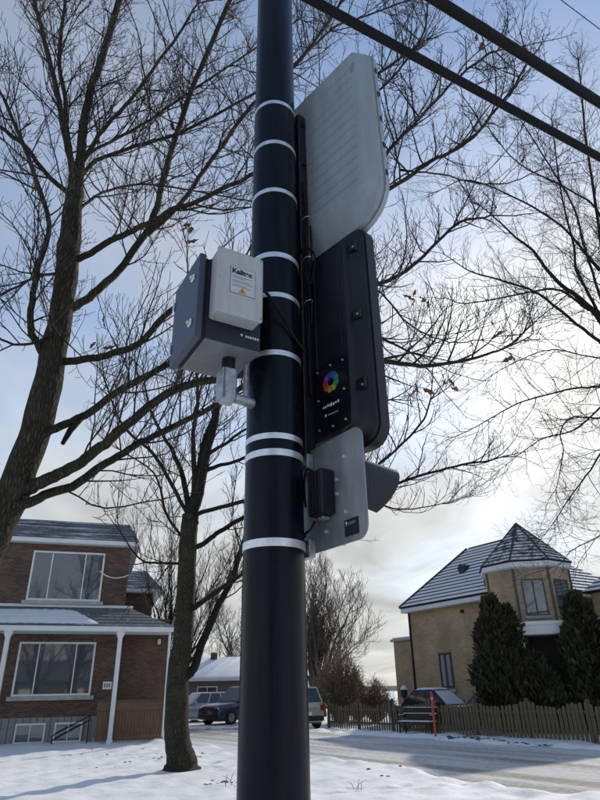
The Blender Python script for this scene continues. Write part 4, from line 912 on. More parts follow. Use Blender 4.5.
# porch roof
pr = MB()
A = [(-9.8, 0.0, 4.93), (0.12, 0.0, 4.93), (1.80, -1.82, 4.06), (-9.8, -1.82, 4.06)]
pr.add(A + [(x, y, z - 0.07) for x, y, z in A], [(0, 1, 2, 3), (7, 6, 5, 4), (2, 6, 7, 3), (1, 5, 6, 2)])
Bq = [(0.125, 0.0, 4.93), (0.125, 4.0, 4.93), (1.95, 4.0, 4.06), (1.805, -1.82, 4.06)]
pr.add(Bq + [(x, y, z - 0.07) for x, y, z in Bq], [(3, 2, 1, 0), (4, 5, 6, 7), (2, 3, 7, 6)])
prf = pr.build('porch_roof', MAT['shingle_porch'], lh)
for k in range(6):
    f0, f1 = k / 6, (k + 1) / 6
    z0, z1, y0, y1 = 4.06 + 0.87 * f0, 4.06 + 0.87 * f1, -1.82 * (1 - f0), -1.82 * (1 - f1)
    xa, xb = 1.80 - 1.68 * f0, 1.80 - 1.68 * f1
    m = MB(); m.add([(-9.8, y0 - 0.01, z0 + 0.028), (xa, y0 - 0.01, z0 + 0.028), (xb, y1, z1 + 0.006), (-9.8, y1, z1 + 0.006), (-9.8, y0 - 0.01, z0 + 0.004), (xa, y0 - 0.01, z0 + 0.004)], [(0, 1, 2, 3), (4, 5, 1, 0)])
    m.build('shingle_course', MAT['shingle_porch'], prf)
# lying snow with a ragged lower edge
m = MB(); nxs, nys = 90, 10; V = []
rgs = np.random.default_rng(3)
for i in range(nxs + 1):
    x = -9.7 + (9.7 - 1.15) * i / nxs
    endf = 1.0 if x < -2.4 else max(0.18, 1 - ((x + 2.4) / 1.25) ** 1.5)
    rag = rgs.uniform(-0.06, 0.06)
    for j in range(nys + 1):
        f = 0.30 + (0.985 - 0.30) * 1.0 * j / nys if x < -2.4 else 0.05 + rag * 0.4 + (0.45 * endf) * j / nys
        f = 0.06 + rag * 0.3 + (0.80 * endf) * j / nys
        y = -1.80 * (1 - f); z = 4.06 + 0.87 * f
        edge = min(j, nys - j, 2) / 2 * min(1, (nxs - i) / 3)
        V.append((x, y, z + 0.022 + 0.055 * edge + rgs.uniform(-0.006, 0.006)))
m.add(V, [(i * (nys + 1) + j, (i + 1) * (nys + 1) + j, (i + 1) * (nys + 1) + j + 1, i * (nys + 1) + j + 1) for i in range(nxs) for j in range(nys)])
m.build('roof_snow', MAT['snow'], prf, smooth='all')['kind'] = 'stuff'
m = MB(); m.bbox(-9.85, 0.2, -0.06, 0.0, 4.94, 5.05, 0.01); m.build('flashing', MAT['white_paint'], lh)
m = MB(); m.bbox(-9.8, 1.86, -1.90, -1.78, 3.86, 4.05, 0.02); m.build('porch_fascia', MAT['white_paint'], lh)
m = MB(); m.box(-9.8, 1.75, -1.77, -0.01, 3.90, 3.96); m.build('porch_ceiling', MAT['white_paint'], lh)
def post(x):
    m = MB()
    prof = ((0.115, 0.0), (0.115, 0.12), (0.085, 0.16), (0.085, 3.60), (0.10, 3.66), (0.15, 3.76), (0.165, 3.86))
    m.rings([[(x + sx_ * r, -1.68 + sy_ * r, z) for sx_, sy_ in ((-1, -0.7), (-0.7, -1), (0.7, -1), (1, -0.7), (1, 0.7), (0.7, 1), (-0.7, 1), (-1, 0.7))] for r, z in prof])
    m.build('porch_post', MAT['white_paint'], lh, smooth=30)
post(-0.26); post(-4.33); post(-8.4)
m = MB(); m.tube([(1.66, -1.70, 3.86), (1.66, -1.72, 3.4), (1.66, -1.72, 0.2), (1.70, -1.85, 0.08)], 0.05, 8); m.build('downspout', MAT['white_paint'], lh, smooth=40)
m = MB(); m.box(-0.85, 1.74, -1.48, 0.45, -0.1, 0.16); m.build('porch_slab', MAT['sill'], lh)
for i in range(22):
    x = -0.80 + i * 0.1155
    m = MB(); m.bbox(x, x + 0.108, -1.55, -1.525, 0.10, 1.08, 0.004); m.build('skirt_plank', MAT['plank'], lh)
m = MB(); m.bbox(-0.82, 1.76, -1.58, -1.50, 1.085, 1.40, 0.008); m.build('skirt_board', MAT['plank'], lh)
m = MB(); m.bbox(-0.84, 1.78, -1.62, -1.46, 1.405, 1.44, 0.006); m.build('skirt_cap', MAT['plank'], lh)
m = MB(); m.bbox(-0.69, -0.34, -0.035, -0.002, 1.83, 2.12, 0.008); pq = m.build('number_plate', MAT['white_paint'], lh)
for i in range(3):
    m = MB(); m.box(-0.64 + i * 0.09, -0.64 + i * 0.09 + 0.055, -0.040, -0.036, 1.91, 2.05); m.build('worn_digit', MAT['grey_print'], pq)
m = MB(); m.bbox(1.38, 1.52, 0.36, 0.498, 3.55, 3.78, 0.03); m.build('porch_light', MAT['white_paint'], lh)
# stair rail in front of the basement windows
hr = thing('stair_rail', 'black sloping hand rail in front of the basement windows', 'railing', (-7.54, 27.0, 0), R(18))
for dz in (0.0, -0.16):
    m = MB(); m.tube([(-2.35, -0.75, 0.16 + dz + 0.1), (-1.0, -0.75, 0.85 + dz + 0.1)], 0.022, 8); m.build('rail', MAT['bench'], hr)
for x in (-2.3, -1.05):
    z = 0.16 + 0.1 + (x + 2.35) * 0.511
    m = MB(); m.tube([(x, -0.75, -0.05), (x, -0.75, z)], 0.022, 8); m.build('rail_post', MAT['bench'], hr)
m = MB(); m.tube(cat([(-1.35, -0.06, 6.45), (-1.1, -0.10, 6.28), (-0.75, -0.11, 6.18), (-0.4, -0.10, 6.22), (-0.13, -0.06, 6.33)], 6), 0.028, 6)
gl = m.build('rope_garland', MAT['white_paint'], smooth=60); gl.location = (-7.54, 27, 0); gl.rotation_euler = (0, 0, R(18))
tag(gl, 'pale rope sagging from the upper window to the house corner', 'rope')
# neighbour behind
nh = thing('brick_house', 'part of a brick house with a grey roof peeping out behind the dark brick house', 'house', (-10.2, 38, 0), R(18))
m = MB(); m.box(-6, 1.0, 0, 7, 0, 7.4); m.build('wall', MAT['brick_l'], nh)
m = MB(); m.rings([[(-6.4, -0.5, 7.4), (1.5, -0.5, 7.4), (1.5, 7.4, 7.4), (-6.4, 7.4, 7.4)], [(-5.5, 0.5, 8.6), (0.5, 0.5, 8.6), (0.5, 6.4, 8.6), (-5.5, 6.4, 8.6)]]); m.build('roof', MAT['shingle'], nh)
m = MB(); m.bbox(-6.45, 1.55, -0.55, 7.45, 7.2, 7.39, 0.02); m.build('fascia', MAT['white_paint'], nh)

# ================================================================ TAN BRICK HOUSE
rh = thing('brick_house', 'tan brick house with a snow-striped tile roof and a turret', 'house', (5.9, 36.0, 0), -R(58))
m = MB(); m.box(0, 8.5, 0, 9, -0.2, 5.6); m.build('wall', MAT['brick_r'], rh)
m = MB(); m.bbox(-0.16, 8.75, -0.42, 9.3, 5.50, 5.74, 0.03); m.build('eave', MAT['white_paint'], rh)
m = MB(); m.box(0.05, 0.15, -0.075, -0.002, 0.1, 5.5); m.build('downspout', MAT['trim'], rh)
def course_roof(parent, e0, e1, t0_, t1_, n, mats, lift=0.04, snowf=0.84):
    """a sloping roof face from eave edge e0-e1 to top edge t0-t1, laid in n overlapping courses"""
    e0, e1, t0_, t1_ = (np.array(v, float) for v in (e0, e1, t0_, t1_))
    nrm = unit(np.cross(e1 - e0, t0_ - e0 if np.linalg.norm(t0_ - e0) > 1e-6 else t1_ - e0))
    if nrm[2] < 0: nrm = -nrm
    for k in range(n):
        f0, f1 = k / n, (k + 1) / n
        def L(f): return e0 + (t0_ - e0) * f, e1 + (t1_ - e1) * f
        fs = f0 + (f1 - f0) * (1 - snowf)
        a, b = L(f0); c, d = L(fs); g, h = L(f1)
        l0 = lift; ls = lift * snowf
        m = MB()
        m.add([a + nrm * 0.002, b + nrm * 0.002, b + nrm * l0, a + nrm * l0], [(0, 1, 2, 3)], 0)
        m.add([a + nrm * l0, b + nrm * l0, d + nrm * ls, c + nrm * ls], [(0, 1, 2, 3)], 0)
        m.add([c + nrm * ls, d + nrm * ls, d + nrm * (ls + 0.02), c + nrm * (ls + 0.02)], [(0, 1, 2, 3)], 1)
        m.add([c + nrm * (ls + 0.02), d + nrm * (ls + 0.02), h + nrm * 0.012, g + nrm * 0.012], [(0, 1, 2, 3)], 1)
        m.build('tile_course', mats, parent)
RZ, RY, X0r, X1r = 9.05, 3.5, 1.8, 4.6
rf = MB(); rf.rings([[(-0.18, -0.45, 5.75), (8.75, -0.45, 5.75), (8.75, 9.3, 5.75), (-0.18, 9.3, 5.75)], [(X0r, RY, RZ), (X1r, RY, RZ), (X1r, RY + 0.6, RZ), (X0r, RY + 0.6, RZ)]])
rf = rf.build('roof', MAT['tile'], rh)
TS = [MAT['tile'], MAT['tile_snow']]
course_roof(rf, (-0.20, -0.47, 5.77), (8.77, -0.47, 5.77), (X0r, RY, RZ + 0.02), (X1r, RY, RZ + 0.02), 15, TS)
course_roof(rf, (-0.20, 9.3, 5.77), (-0.20, -0.47, 5.77), (X0r, RY + 0.6, RZ + 0.02), (X0r, RY, RZ + 0.02), 15, TS)
course_roof(rf, (8.77, -0.47, 5.77), (8.77, 9.3, 5.77), (X1r, RY, RZ + 0.02), (X1r, RY + 0.6, RZ + 0.02), 15, TS)
m = MB(); m.tube([(-0.18, -0.45, 5.82), (X0r, RY, RZ + 0.08)], 0.075, 8); m.build('hip_cap', MAT['tile'], rf)
m = MB(); m.tube([(X0r - 0.05, RY + 0.3, RZ + 0.05), (X1r, RY + 0.3, RZ + 0.05)], 0.16, 8); m.build('ridge_cap', MAT['tile'], rf)
# roof vent
vx, vf = 3.2, 0.52
vy, vz = -0.45 + (RY + 0.45) * vf, 5.77 + (RZ - 5.77) * vf
m = MB(); m.rings([[(vx + r * math.cos(a), y, vz + 0.1 + r * math.sin(a)) for a in np.arange(16) * 2 * math.pi / 16] for r, y in ((0.20, vy - 0.28), (0.26, vy - 0.28), (0.26, vy + 0.4))]); vn = m.build('roof_vent', MAT['tile'], rf, smooth=40)
m = MB(); m.rings([[(vx + 0.2 * math.cos(a), y, vz + 0.1 + 0.2 * math.sin(a)) for a in np.arange(16) * 2 * math.pi / 16] for y in (vy - 0.275, vy - 0.26)]); m.build('vent_louvre', MAT['galv'], vn)
# side window
def tall_window(parent, x0, x1, z0, z1, y):
    return window(parent, x0, x1, z0, z1, y, (0.5,), fw=0.07, sill=True, mat_frame=MAT['frame_dark'])
MAT['frame_dark'] = material('dark_window_frame', (0.10, 0.085, 0.07), 0.6)
wd = tall_window(rh, 2.12, 3.02, 1.62, 3.32, -0.01)
for a, b in ((2.20, 2.53), (2.61, 2.94)):
    m = MB(); m.box(a + 0.05, b - 0.05, -0.030, -0.024, 1.75, 3.2); m.build('curtain', MAT['curtain'], wd)
# annex
m = MB(); m.box(-2.2, -0.02, 0.6, 6.5, -0.2, 4.15); ax = m.build('annex_wall', MAT['brick_r'], rh)
m = MB(); m.bbox(-2.35, -0.01, 0.45, 6.6, 4.155, 4.30, 0.03); m.build('annex_roof', MAT['galv'], rh)
m = MB(); m.bbox(-2.25, -0.05, 0.55, 6.5, 4.302, 4.38, 0.03); m.build('roof_snow', MAT['snow'], rh)['kind'] = 'stuff'
m = MB(); m.bbox(-1.0, -0.5, 0.8, 1.3, 4.383, 4.60, 0.03); m.build('annex_vent', MAT['galv'], rh)
m = MB(); m.bbox(4.1, 4.3, -0.12, -0.002, 5.1, 5.25, 0.02); m.build('wall_lamp', MAT['trim'], rh)
# turret
TCX, TCY = 7.79, 0.77
view = math.atan2(-29.8, -10.68) + R(58) + R(8)           # middle facet looks at the street corner
oct_ = lambda r, z: [(TCX + r * math.cos(view + R(22.5) + k * R(45)), TCY + r * math.sin(view + R(22.5) + k * R(45)), z) for k in range(8)]
m = MB(); m.rings([oct_(1.98, -0.1), oct_(1.98, 6.75)]); tw_ = m.build('turret_wall', MAT['brick_r'], rh)
m = MB(); m.rings([oct_(2.0, 6.50), oct_(2.16, 6.56), oct_(2.16, 6.78), oct_(2.05, 6.79)]); m.build('turret_eave', MAT['white_paint'], tw_)
m = MB(); m.rings([oct_(2.18, 6.80), [(TCX + 0.01 * math.cos(k), TCY + 0.01 * math.sin(k), 8.93) for k in range(8)]]); tr = m.build('turret_roof', MAT['tile'], rh)
for k in range(8):
    p0, p1 = oct_(2.2, 6.81)[k], oct_(2.2, 6.81)[(k + 1) % 8]; ap_ = (TCX, TCY, 8.95)
    course_roof(tr, p0, p1, ap_, ap_, 12, [MAT['tile'], MAT['tile_snow_b']], 0.038, 0.78)
    m = MB(); m.tube([p0, (TCX, TCY, 9.0)], [0.06, 0.05], 6); m.build('hip_cap', MAT['tile'], tr)
    q = oct_(1.985, 0)[k]
    m = MB(); m.tube([(q[0], q[1], 0), (q[0], q[1], 6.5)], 0.06, 6); m.build('corner_trim', MAT['frame_dark'], tw_)
for k in (0, 1):
    a = view + k * R(45); 
    wz = link('window_opening', None, tw_, (TCX + 1.83 * math.cos(a), TCY + 1.83 * math.sin(a), 0)); wz.rotation_euler = (0, 0, a + R(90)); 
    fr = MB(); f_ = 0.06
    x0, x1, z0, z1 = -0.48, 0.48, 4.45, 6.02
    fr.box(x0, x1, -0.04, 0.1, z0, z0 + f_); fr.box(x0, x1, -0.04, 0.1, z1 - f_, z1); fr.box(x0, x0 + f_, -0.04, 0.1, z0 + f_, z1 - f_); fr.box(x1 - f_, x1, -0.04, 0.1, z0 + f_, z1 - f_); fr.box(-f_ / 2, f_ / 2, -0.035, 0.1, z0 + f_, z1 - f_)
    M4 = Matrix.Translation(wz.location) @ Matrix.Rotation(a + R(90), 4, 'Z'); bpy.data.objects.remove(wz)
    fr.v = [tuple(M4 @ Vector(p)) for p in fr.v]; fo = fr.build('window', MAT['frame_dark'], rh)
    for xa, xb in ((x0 + f_ + 0.001, -f_ / 2 - 0.001), (f_ / 2 + 0.001, x1 - f_ - 0.001)):
        g = MB(); g.box(xa, xb, -0.012, -0.004, z0 + f_ + 0.001, z1 - f_ - 0.001); g.v = [tuple(M4 @ Vector(p)) for p in g.v]; g.build('pane', MAT['glass'], fo)
    g = MB(); g.bbox(x0 - 0.08, x1 + 0.08, -0.1, 0.05, z0 - 0.12, z0 - 0.003, 0.01); g.v = [tuple(M4 @ Vector(p)) for p in g.v]; g.build('sill', MAT['sill'], fo)
# porch in front of the turret
PA = view - R(2)
M4 = Matrix.Translation((TCX, TCY, 0)) @ Matrix.Rotation(PA + R(90), 4, 'Z')
def porch_part(name, mbx, mat, parent=None):
    mbx.v = [tuple(M4 @ Vector(p)) for p in mbx.v]; return mbx.build(name, mat, parent or rh)
porch_part('porch_canopy', MB().bbox(-1.75, 5.0, -3.3, -1.6, 3.56, 3.92, 0.04), MAT['white_paint'])
porch_part('roof_snow', MB().bbox(-1.70, 4.95, -3.28, -1.7, 3.922, 4.10, 0.05), MAT['snow'])['kind'] = 'stuff'
porch_part('porch_shade_wall', MB().box(-1.7, 4.8, -2.10, -2.0, 0.0, 3.55), MAT['porch_dark'])  # dark sheet painted as the shade under the canopy
porch_part('porch_deck', MB().bbox(-1.1, 5.0, -3.3, -1.5, 0.5, 0.75, 0.02), MAT['sill'])
for x in (-0.95, 0.75, 2.6, 4.7):
    porch_part('porch_post', MB().bbox(x, x + 0.14, -3.2, -3.06, 0.752, 3.6, 0.01), MAT['white_paint'])
porch_part('porch_rail', MB().bbox(-0.8, 4.7, -3.16, -3.08, 1.62, 1.70, 0.01), MAT['white_paint'])
for i in range(34):
    x = -0.72 + i * 0.16
    porch_part('baluster', MB().box(x, x + 0.04, -3.14, -3.10, 0.76, 1.615), MAT['white_paint'])
# far wing to the right of the turret
m = MB(); m.box(9.3, 15, 3.4, 10, -0.2, 5.6); m.build('wing_wall', MAT['brick_r'], rh)
wr = MB(); wr.rings([[(9.0, 3.1, 5.6), (15.4, 3.1, 5.6), (15.4, 10.3, 5.6), (9.0, 10.3, 5.6)], [(11.0, 5.5, 7.7), (13.4, 5.5, 7.7), (13.4, 7, 7.7), (11.0, 7, 7.7)]]); wr = wr.build('wing_roof', MAT['tile'], rh)
course_roof(wr, (9.0, 3.08, 5.62), (15.4, 3.08, 5.62), (11.0, 5.5, 7.72), (13.4, 5.5, 7.72), 10, TS)
course_roof(wr, (9.0, 10.3, 5.62), (9.0, 3.08, 5.62), (11.0, 7, 7.72), (11.0, 5.5, 7.72), 10, TS)

# bungalow behind the parked cars
bh = thing('bungalow', 'low bungalow with a snow-covered roof behind the parked cars', 'house', (-9.5, 49, 0), R(4))
m = MB(); m.box(-3, 9, 0, 7, 0, 2.5); m.build('wall', material('brown_siding', (0.17, 0.14, 0.115), 0.8, vary=0.15, vscale=2), bh)
m = MB(); m.rings([[(-3.5, -0.6, 2.45), (9.5, -0.6, 2.45), (9.5, 7.6, 2.45), (-3.5, 7.6, 2.45)], [(-3.5, -0.6, 2.62), (9.5, -0.6, 2.62), (9.5, 7.6, 2.62), (-3.5, 7.6, 2.62)], [(-0.5, 3.2, 4.1), (7, 3.2, 4.1), (7, 3.8, 4.1), (-0.5, 3.8, 4.1)]]); rr_ = m.build('roof', MAT['white_paint'], bh)
m = MB(); m.rings([[(-3.45, -0.55, 2.64), (9.45, -0.55, 2.64), (9.45, 7.55, 2.64), (-3.45, 7.55, 2.64)], [(-3.3, -0.4, 2.78), (9.3, -0.4, 2.78), (9.3, 7.4, 2.78), (-3.3, 7.4, 2.78)], [(-0.5, 3.1, 4.24), (7, 3.1, 4.24), (7, 3.9, 4.24), (-0.5, 3.9, 4.24)]]); m.build('roof_snow', MAT['snow'], rr_, smooth=50)['kind'] = 'stuff'
m = MB(); m.bbox(2.2, 2.7, 2.6, 3.0, 3.7, 4.55, 0.02); m.build('chimney', MAT['brick_l'], bh)
window(bh, 1.5, 3.0, 1.0, 2.1, -0.02, (0.5,))
# across the main street, seen only in window reflections; low house added to darken lower panes
wild_tree('bare_tree', 'bare tree seen only as a reflection in the upper window of the dark brick house', (-2.0, -9.0, 0), 12.0, 5.0, 0.35, 8, dict(cfgF, lv=cfgF['lv'][:2]), FM, 24, fork=0.2)
wild_tree('bare_tree', 'bare tree seen only as a reflection in the lower window of the dark brick house', (3.0, -14.0, 0), 11.0, 5.0, 0.35, 7, dict(cfgF, lv=cfgF['lv'][:2]), FM, 25, fork=0.2)
xh = thing('brick_house', 'low house added behind the camera to darken the lower window reflection', 'house', (2.0, -26.0, 0), R(18))
m = MB(); m.box(-9, 9, -8, 0, 0, 3.2); m.build('wall', MAT['brick_w'], xh)
m = MB(); m.rings([[(-9.5, -8.5, 3.2), (9.5, -8.5, 3.2), (9.5, 0.5, 3.2), (-9.5, 0.5, 3.2)], [(-6, -4.4, 5.6), (6, -4.4, 5.6), (6, -3.6, 5.6), (-6, -3.6, 5.6)]]); m.build('roof', MAT['shingle_porch'], xh)
for a in (-6, -1.5, 3.5):
    m = MB(); m.box(a, a + 2, 0.003, 0.05, 1.0, 2.4); m.build('window', MAT['white_paint'], xh)

# ================================================================ FENCE
F0, F1 = np.array([1.04, 34.3]), np.array([12.0, 18.2])
fd = unit(F1 - F0); FLn = float(np.linalg.norm(F1 - F0)); fa = math.atan2(fd[1], fd[0])
fence = thing('picket_fence', 'weathered wooden picket fence with a scalloped top along the road', 'fence', (F0[0], F0[1], 0), fa)
rgf = np.random.default_rng(9)
PAN = 2.42; pitch = 0.172
meshes = {}
def picket_mesh(h, w):
    key = (round(h, 2), w)
    if key not in meshes:
        b = MB(); hw = w / 2
        b.prism([(-hw, 0), (hw, 0), (hw, h - 0.05), (hw * 0.45, h), (-hw * 0.45, h), (-hw, h - 0.05)], -0.011, 0.011)
        o = b.build('picket', MAT['fence']); meshes[key] = o.data; bpy.data.objects.remove(o)
    return meshes[key]
k = 0; x = 0.1
def gzl(x):
    p = F0 + fd * x; return float(ground_z(np.array(p[0]), np.array(p[1])))
while x < FLn - 0.05:
    ph = (x % PAN) / PAN
    h = 0.98 + 0.20 * abs(2 * ph - 1) ** 1.6 + rgf.normal(0, 0.018)
    pk = link('picket', picket_mesh(h, 0.122 if x > 6.0 else 0.09), fence, (x, rgf.normal(0, 0.003), gzl(x) + 0.02))
    pk.rotation_euler = (rgf.normal(0, 0.01), rgf.normal(0, 0.018), 0)
    x += pitch
for i in range(int(FLn / PAN) + 1):
    x = i * PAN + 0.02; z = gzl(x)
    b = MB(); b.bbox(-0.055, 0.055, 0.075, 0.185, 0, 1.26, 0.006); b.add([(-0.065, 0.065, 1.262), (0.065, 0.065, 1.262), (0.065, 0.195, 1.262), (-0.065, 0.195, 1.262), (0, 0.13, 1.33)], [(0, 1, 4), (1, 2, 4), (2, 3, 4), (3, 0, 4), (3, 2, 1, 0)])
    b.build('fence_post', MAT['fence'], fence, loc=(x, 0, z - 0.05))
    for zz in (0.25, 0.80):
        b = MB(); b.bbox(x + 0.06, x + PAN - 0.06, 0.016, 0.070, z + zz, z + zz + 0.085, 0.004); b.build('fence_rail', MAT['fence'], fence)

# ================================================================ BENCH, STAKE
BL = np.array([4.70, 28.2]); bz_ = float(ground_z(np.array(BL[0]), np.array(BL[1])))
bn = thing('park_bench', 'black slatted bench with snow on its slats in front of the fence', 'bench', (BL[0], BL[1], bz_), -R(40))
for i in range(4):
    m = MB(); m.bbox(-0.80, 0.80, -0.45 + i * 0.115, -0.45 + i * 0.115 + 0.095, 0.42, 0.45, 0.004); s_ = m.build('seat_slat', MAT['bench'], bn)
    m = MB(); m.bbox(-0.79, 0.79, -0.448 + i * 0.115, -0.45 + i * 0.115 + 0.092, 0.452, 0.485, 0.01); m.build('snow', MAT['snow'], s_)['kind'] = 'stuff'
for i in range(4):
    z = 0.54 + i * 0.11; y = 0.02 + i * 0.035
    m = MB(); m.bbox(-0.80, 0.80, y, y + 0.03, z, z + 0.085, 0.004); s_ = m.build('back_slat', MAT['bench'], bn)
    if i in (1, 3):
        m = MB(); m.bbox(-0.78, 0.78, y - 0.012, y + 0.032, z + 0.086, z + 0.11, 0.008); m.build('snow', MAT['snow'], s_)['kind'] = 'stuff'
for x in (-0.74, 0.74):
    m = MB(); m.tube([(x, -0.40, 0.0), (x, -0.40, 0.42)], 0.028, 8); m.build('leg', MAT['bench'], bn)
    m = MB(); m.tube([(x, 0.10, 0.0), (x, 0.02, 0.42), (x, 0.14, 0.98)], 0.028, 8); m.build('leg', MAT['bench'], bn)
    m = MB(); m.tube([(x, -0.43, 0.42), (x, -0.43, 0.64), (x, -0.30, 0.67), (x, 0.04, 0.66)], 0.022, 8); ar = m.build('armrest', MAT['bench'], bn)
    m = MB(); m.bbox(x - 0.025, x + 0.025, -0.40, 0.0, 0.69, 0.715, 0.006); m.build('snow', MAT['snow'], ar)['kind'] = 'stuff'
sp = np.array([4.75, 25.3]); sz = float(ground_z(np.array(sp[0]), np.array(sp[1])))
stk = thing('marker_stake', 'orange-red marker stake standing in the snow beside the road', 'stake', (sp[0], sp[1], sz))
m = MB(); m.rings([[(dx + ox * w, dy * w + 0, z) for ox, dy in ((-1, -1), (1, -1), (1, 1), (-1, 1))] for w, z, dx in ((0.038, -0.1, 0.0), (0.038, 0.8, 0.0), (0.038, 1.42, 0.0), (0.02, 1.47, 0.0))])
m.build('shaft', MAT['stake'], stk)
m = MB(); m.rings([[(dx + ox * 0.041, dy * 0.041, z) for ox, dy in ((-1, -1), (1, -1), (1, 1), (-1, 1))] for z, dx in ((1.20, 0.0), (1.30, 0.0))]); m.build('reflective_band', material('band', (0.75, 0.4, 0.35), 0.3), stk)

# clods thrown up by the plough beside the stake, leaf litter and twigs on the snow
rg = np.random.default_rng(31)
def lumps(name, pts, mat, label, catn):
    b = MB()
    for (x, y, s) in pts:
        z = float(ground_z(np.array(x), np.array(y)))
        th = np.arange(6) * 2 * math.pi / 6
        jj = lambda: rg.uniform(0.6, 1.2)
        b.rings([[(x + s * jj() * math.cos(a), y + s * jj() * math.sin(a), z - 0.02) for a in th], [(x + s * 0.9 * jj() * math.cos(a), y + s * 0.9 * jj() * math.sin(a), z + s * 0.22 * jj()) for a in th], [(x + s * 0.3 * math.cos(a), y + s * 0.3 * math.sin(a), z + s * 0.38 * jj()) for a in th]])
    o = b.build(name, mat); return tag(o, label, catn, kind='stuff')
cl = []
for i in range(85):
    t = rg.beta(1.2, 2.2); p = np.array([5.0, 24.6]) + (np.array([7.6, 20.6]) - np.array([5.0, 24.6])) * t + rg.normal(0, 0.22, 2); cl.append((p[0], p[1], rg.uniform(0.03, 0.13) * (1.15 - 0.6 * t)))
lumps('clods', cl, MAT['clod'], 'dark frozen clods on the snow beside the marker stake', 'clods')
sl = []
for i in range(420):
    s_ = rg.uniform(-26, 4); n_ = rg.choice([11.0, 12.75, 14.05, 15.4, 16.8]) + rg.normal(0, 0.28)
    p = GU * s_ + GN * n_
    sl.append((p[0], p[1], rg.uniform(0.02, 0.07)))
lumps('slush_lumps', sl, material('dirty_slush', (0.30, 0.285, 0.265), 0.8, color2=(0.62, 0.61, 0.60), vscale=5), 'dirty slush lumps between the tyre tracks on the road', 'slush')
lt = []
for c, n, sd in (((-1.55, 13.6), 26, 0.28), ((-3.4, 20.5), 20, 0.7), ((-5.2, 17.5), 10, 1.2), ((2.0, 14.3), 7, 0.9), ((-6.5, 22), 12, 0.9)):
    for i in range(n):
        p = np.array(c) + rg.normal(0, sd, 2); lt.append((p[0], p[1], rg.uniform(0.02, 0.06)))
lumps('leaf_litter', lt, MAT['clod'], 'bits of dead leaves poking through the snow', 'leaf litter')
b = MB()
for c, n in (((0.75, 12.4), 4), ((-1.3, 13.3), 5)):
    for i in range(n):
        x, y = c[0] + rg.normal(0, 0.15), c[1] + rg.normal(0, 0.15); z = float(ground_z(np.array(x), np.array(y))); a = rg.uniform(-0.9, 0.9)
        b.tube(cat([(x, y, z - 0.02), (x + 0.10 * math.sin(a), y + 0.02, z + 0.10), (x + 0.30 * math.sin(a), y + 0.04, z + 0.16 + rg.normal(0, 0.03))], 4), np.linspace(0.005, 0.002, 9), 4)
tag(b.build('weeds', MAT['twig']), 'dry weed stalks sticking out of the snow', 'weeds', kind='stuff')

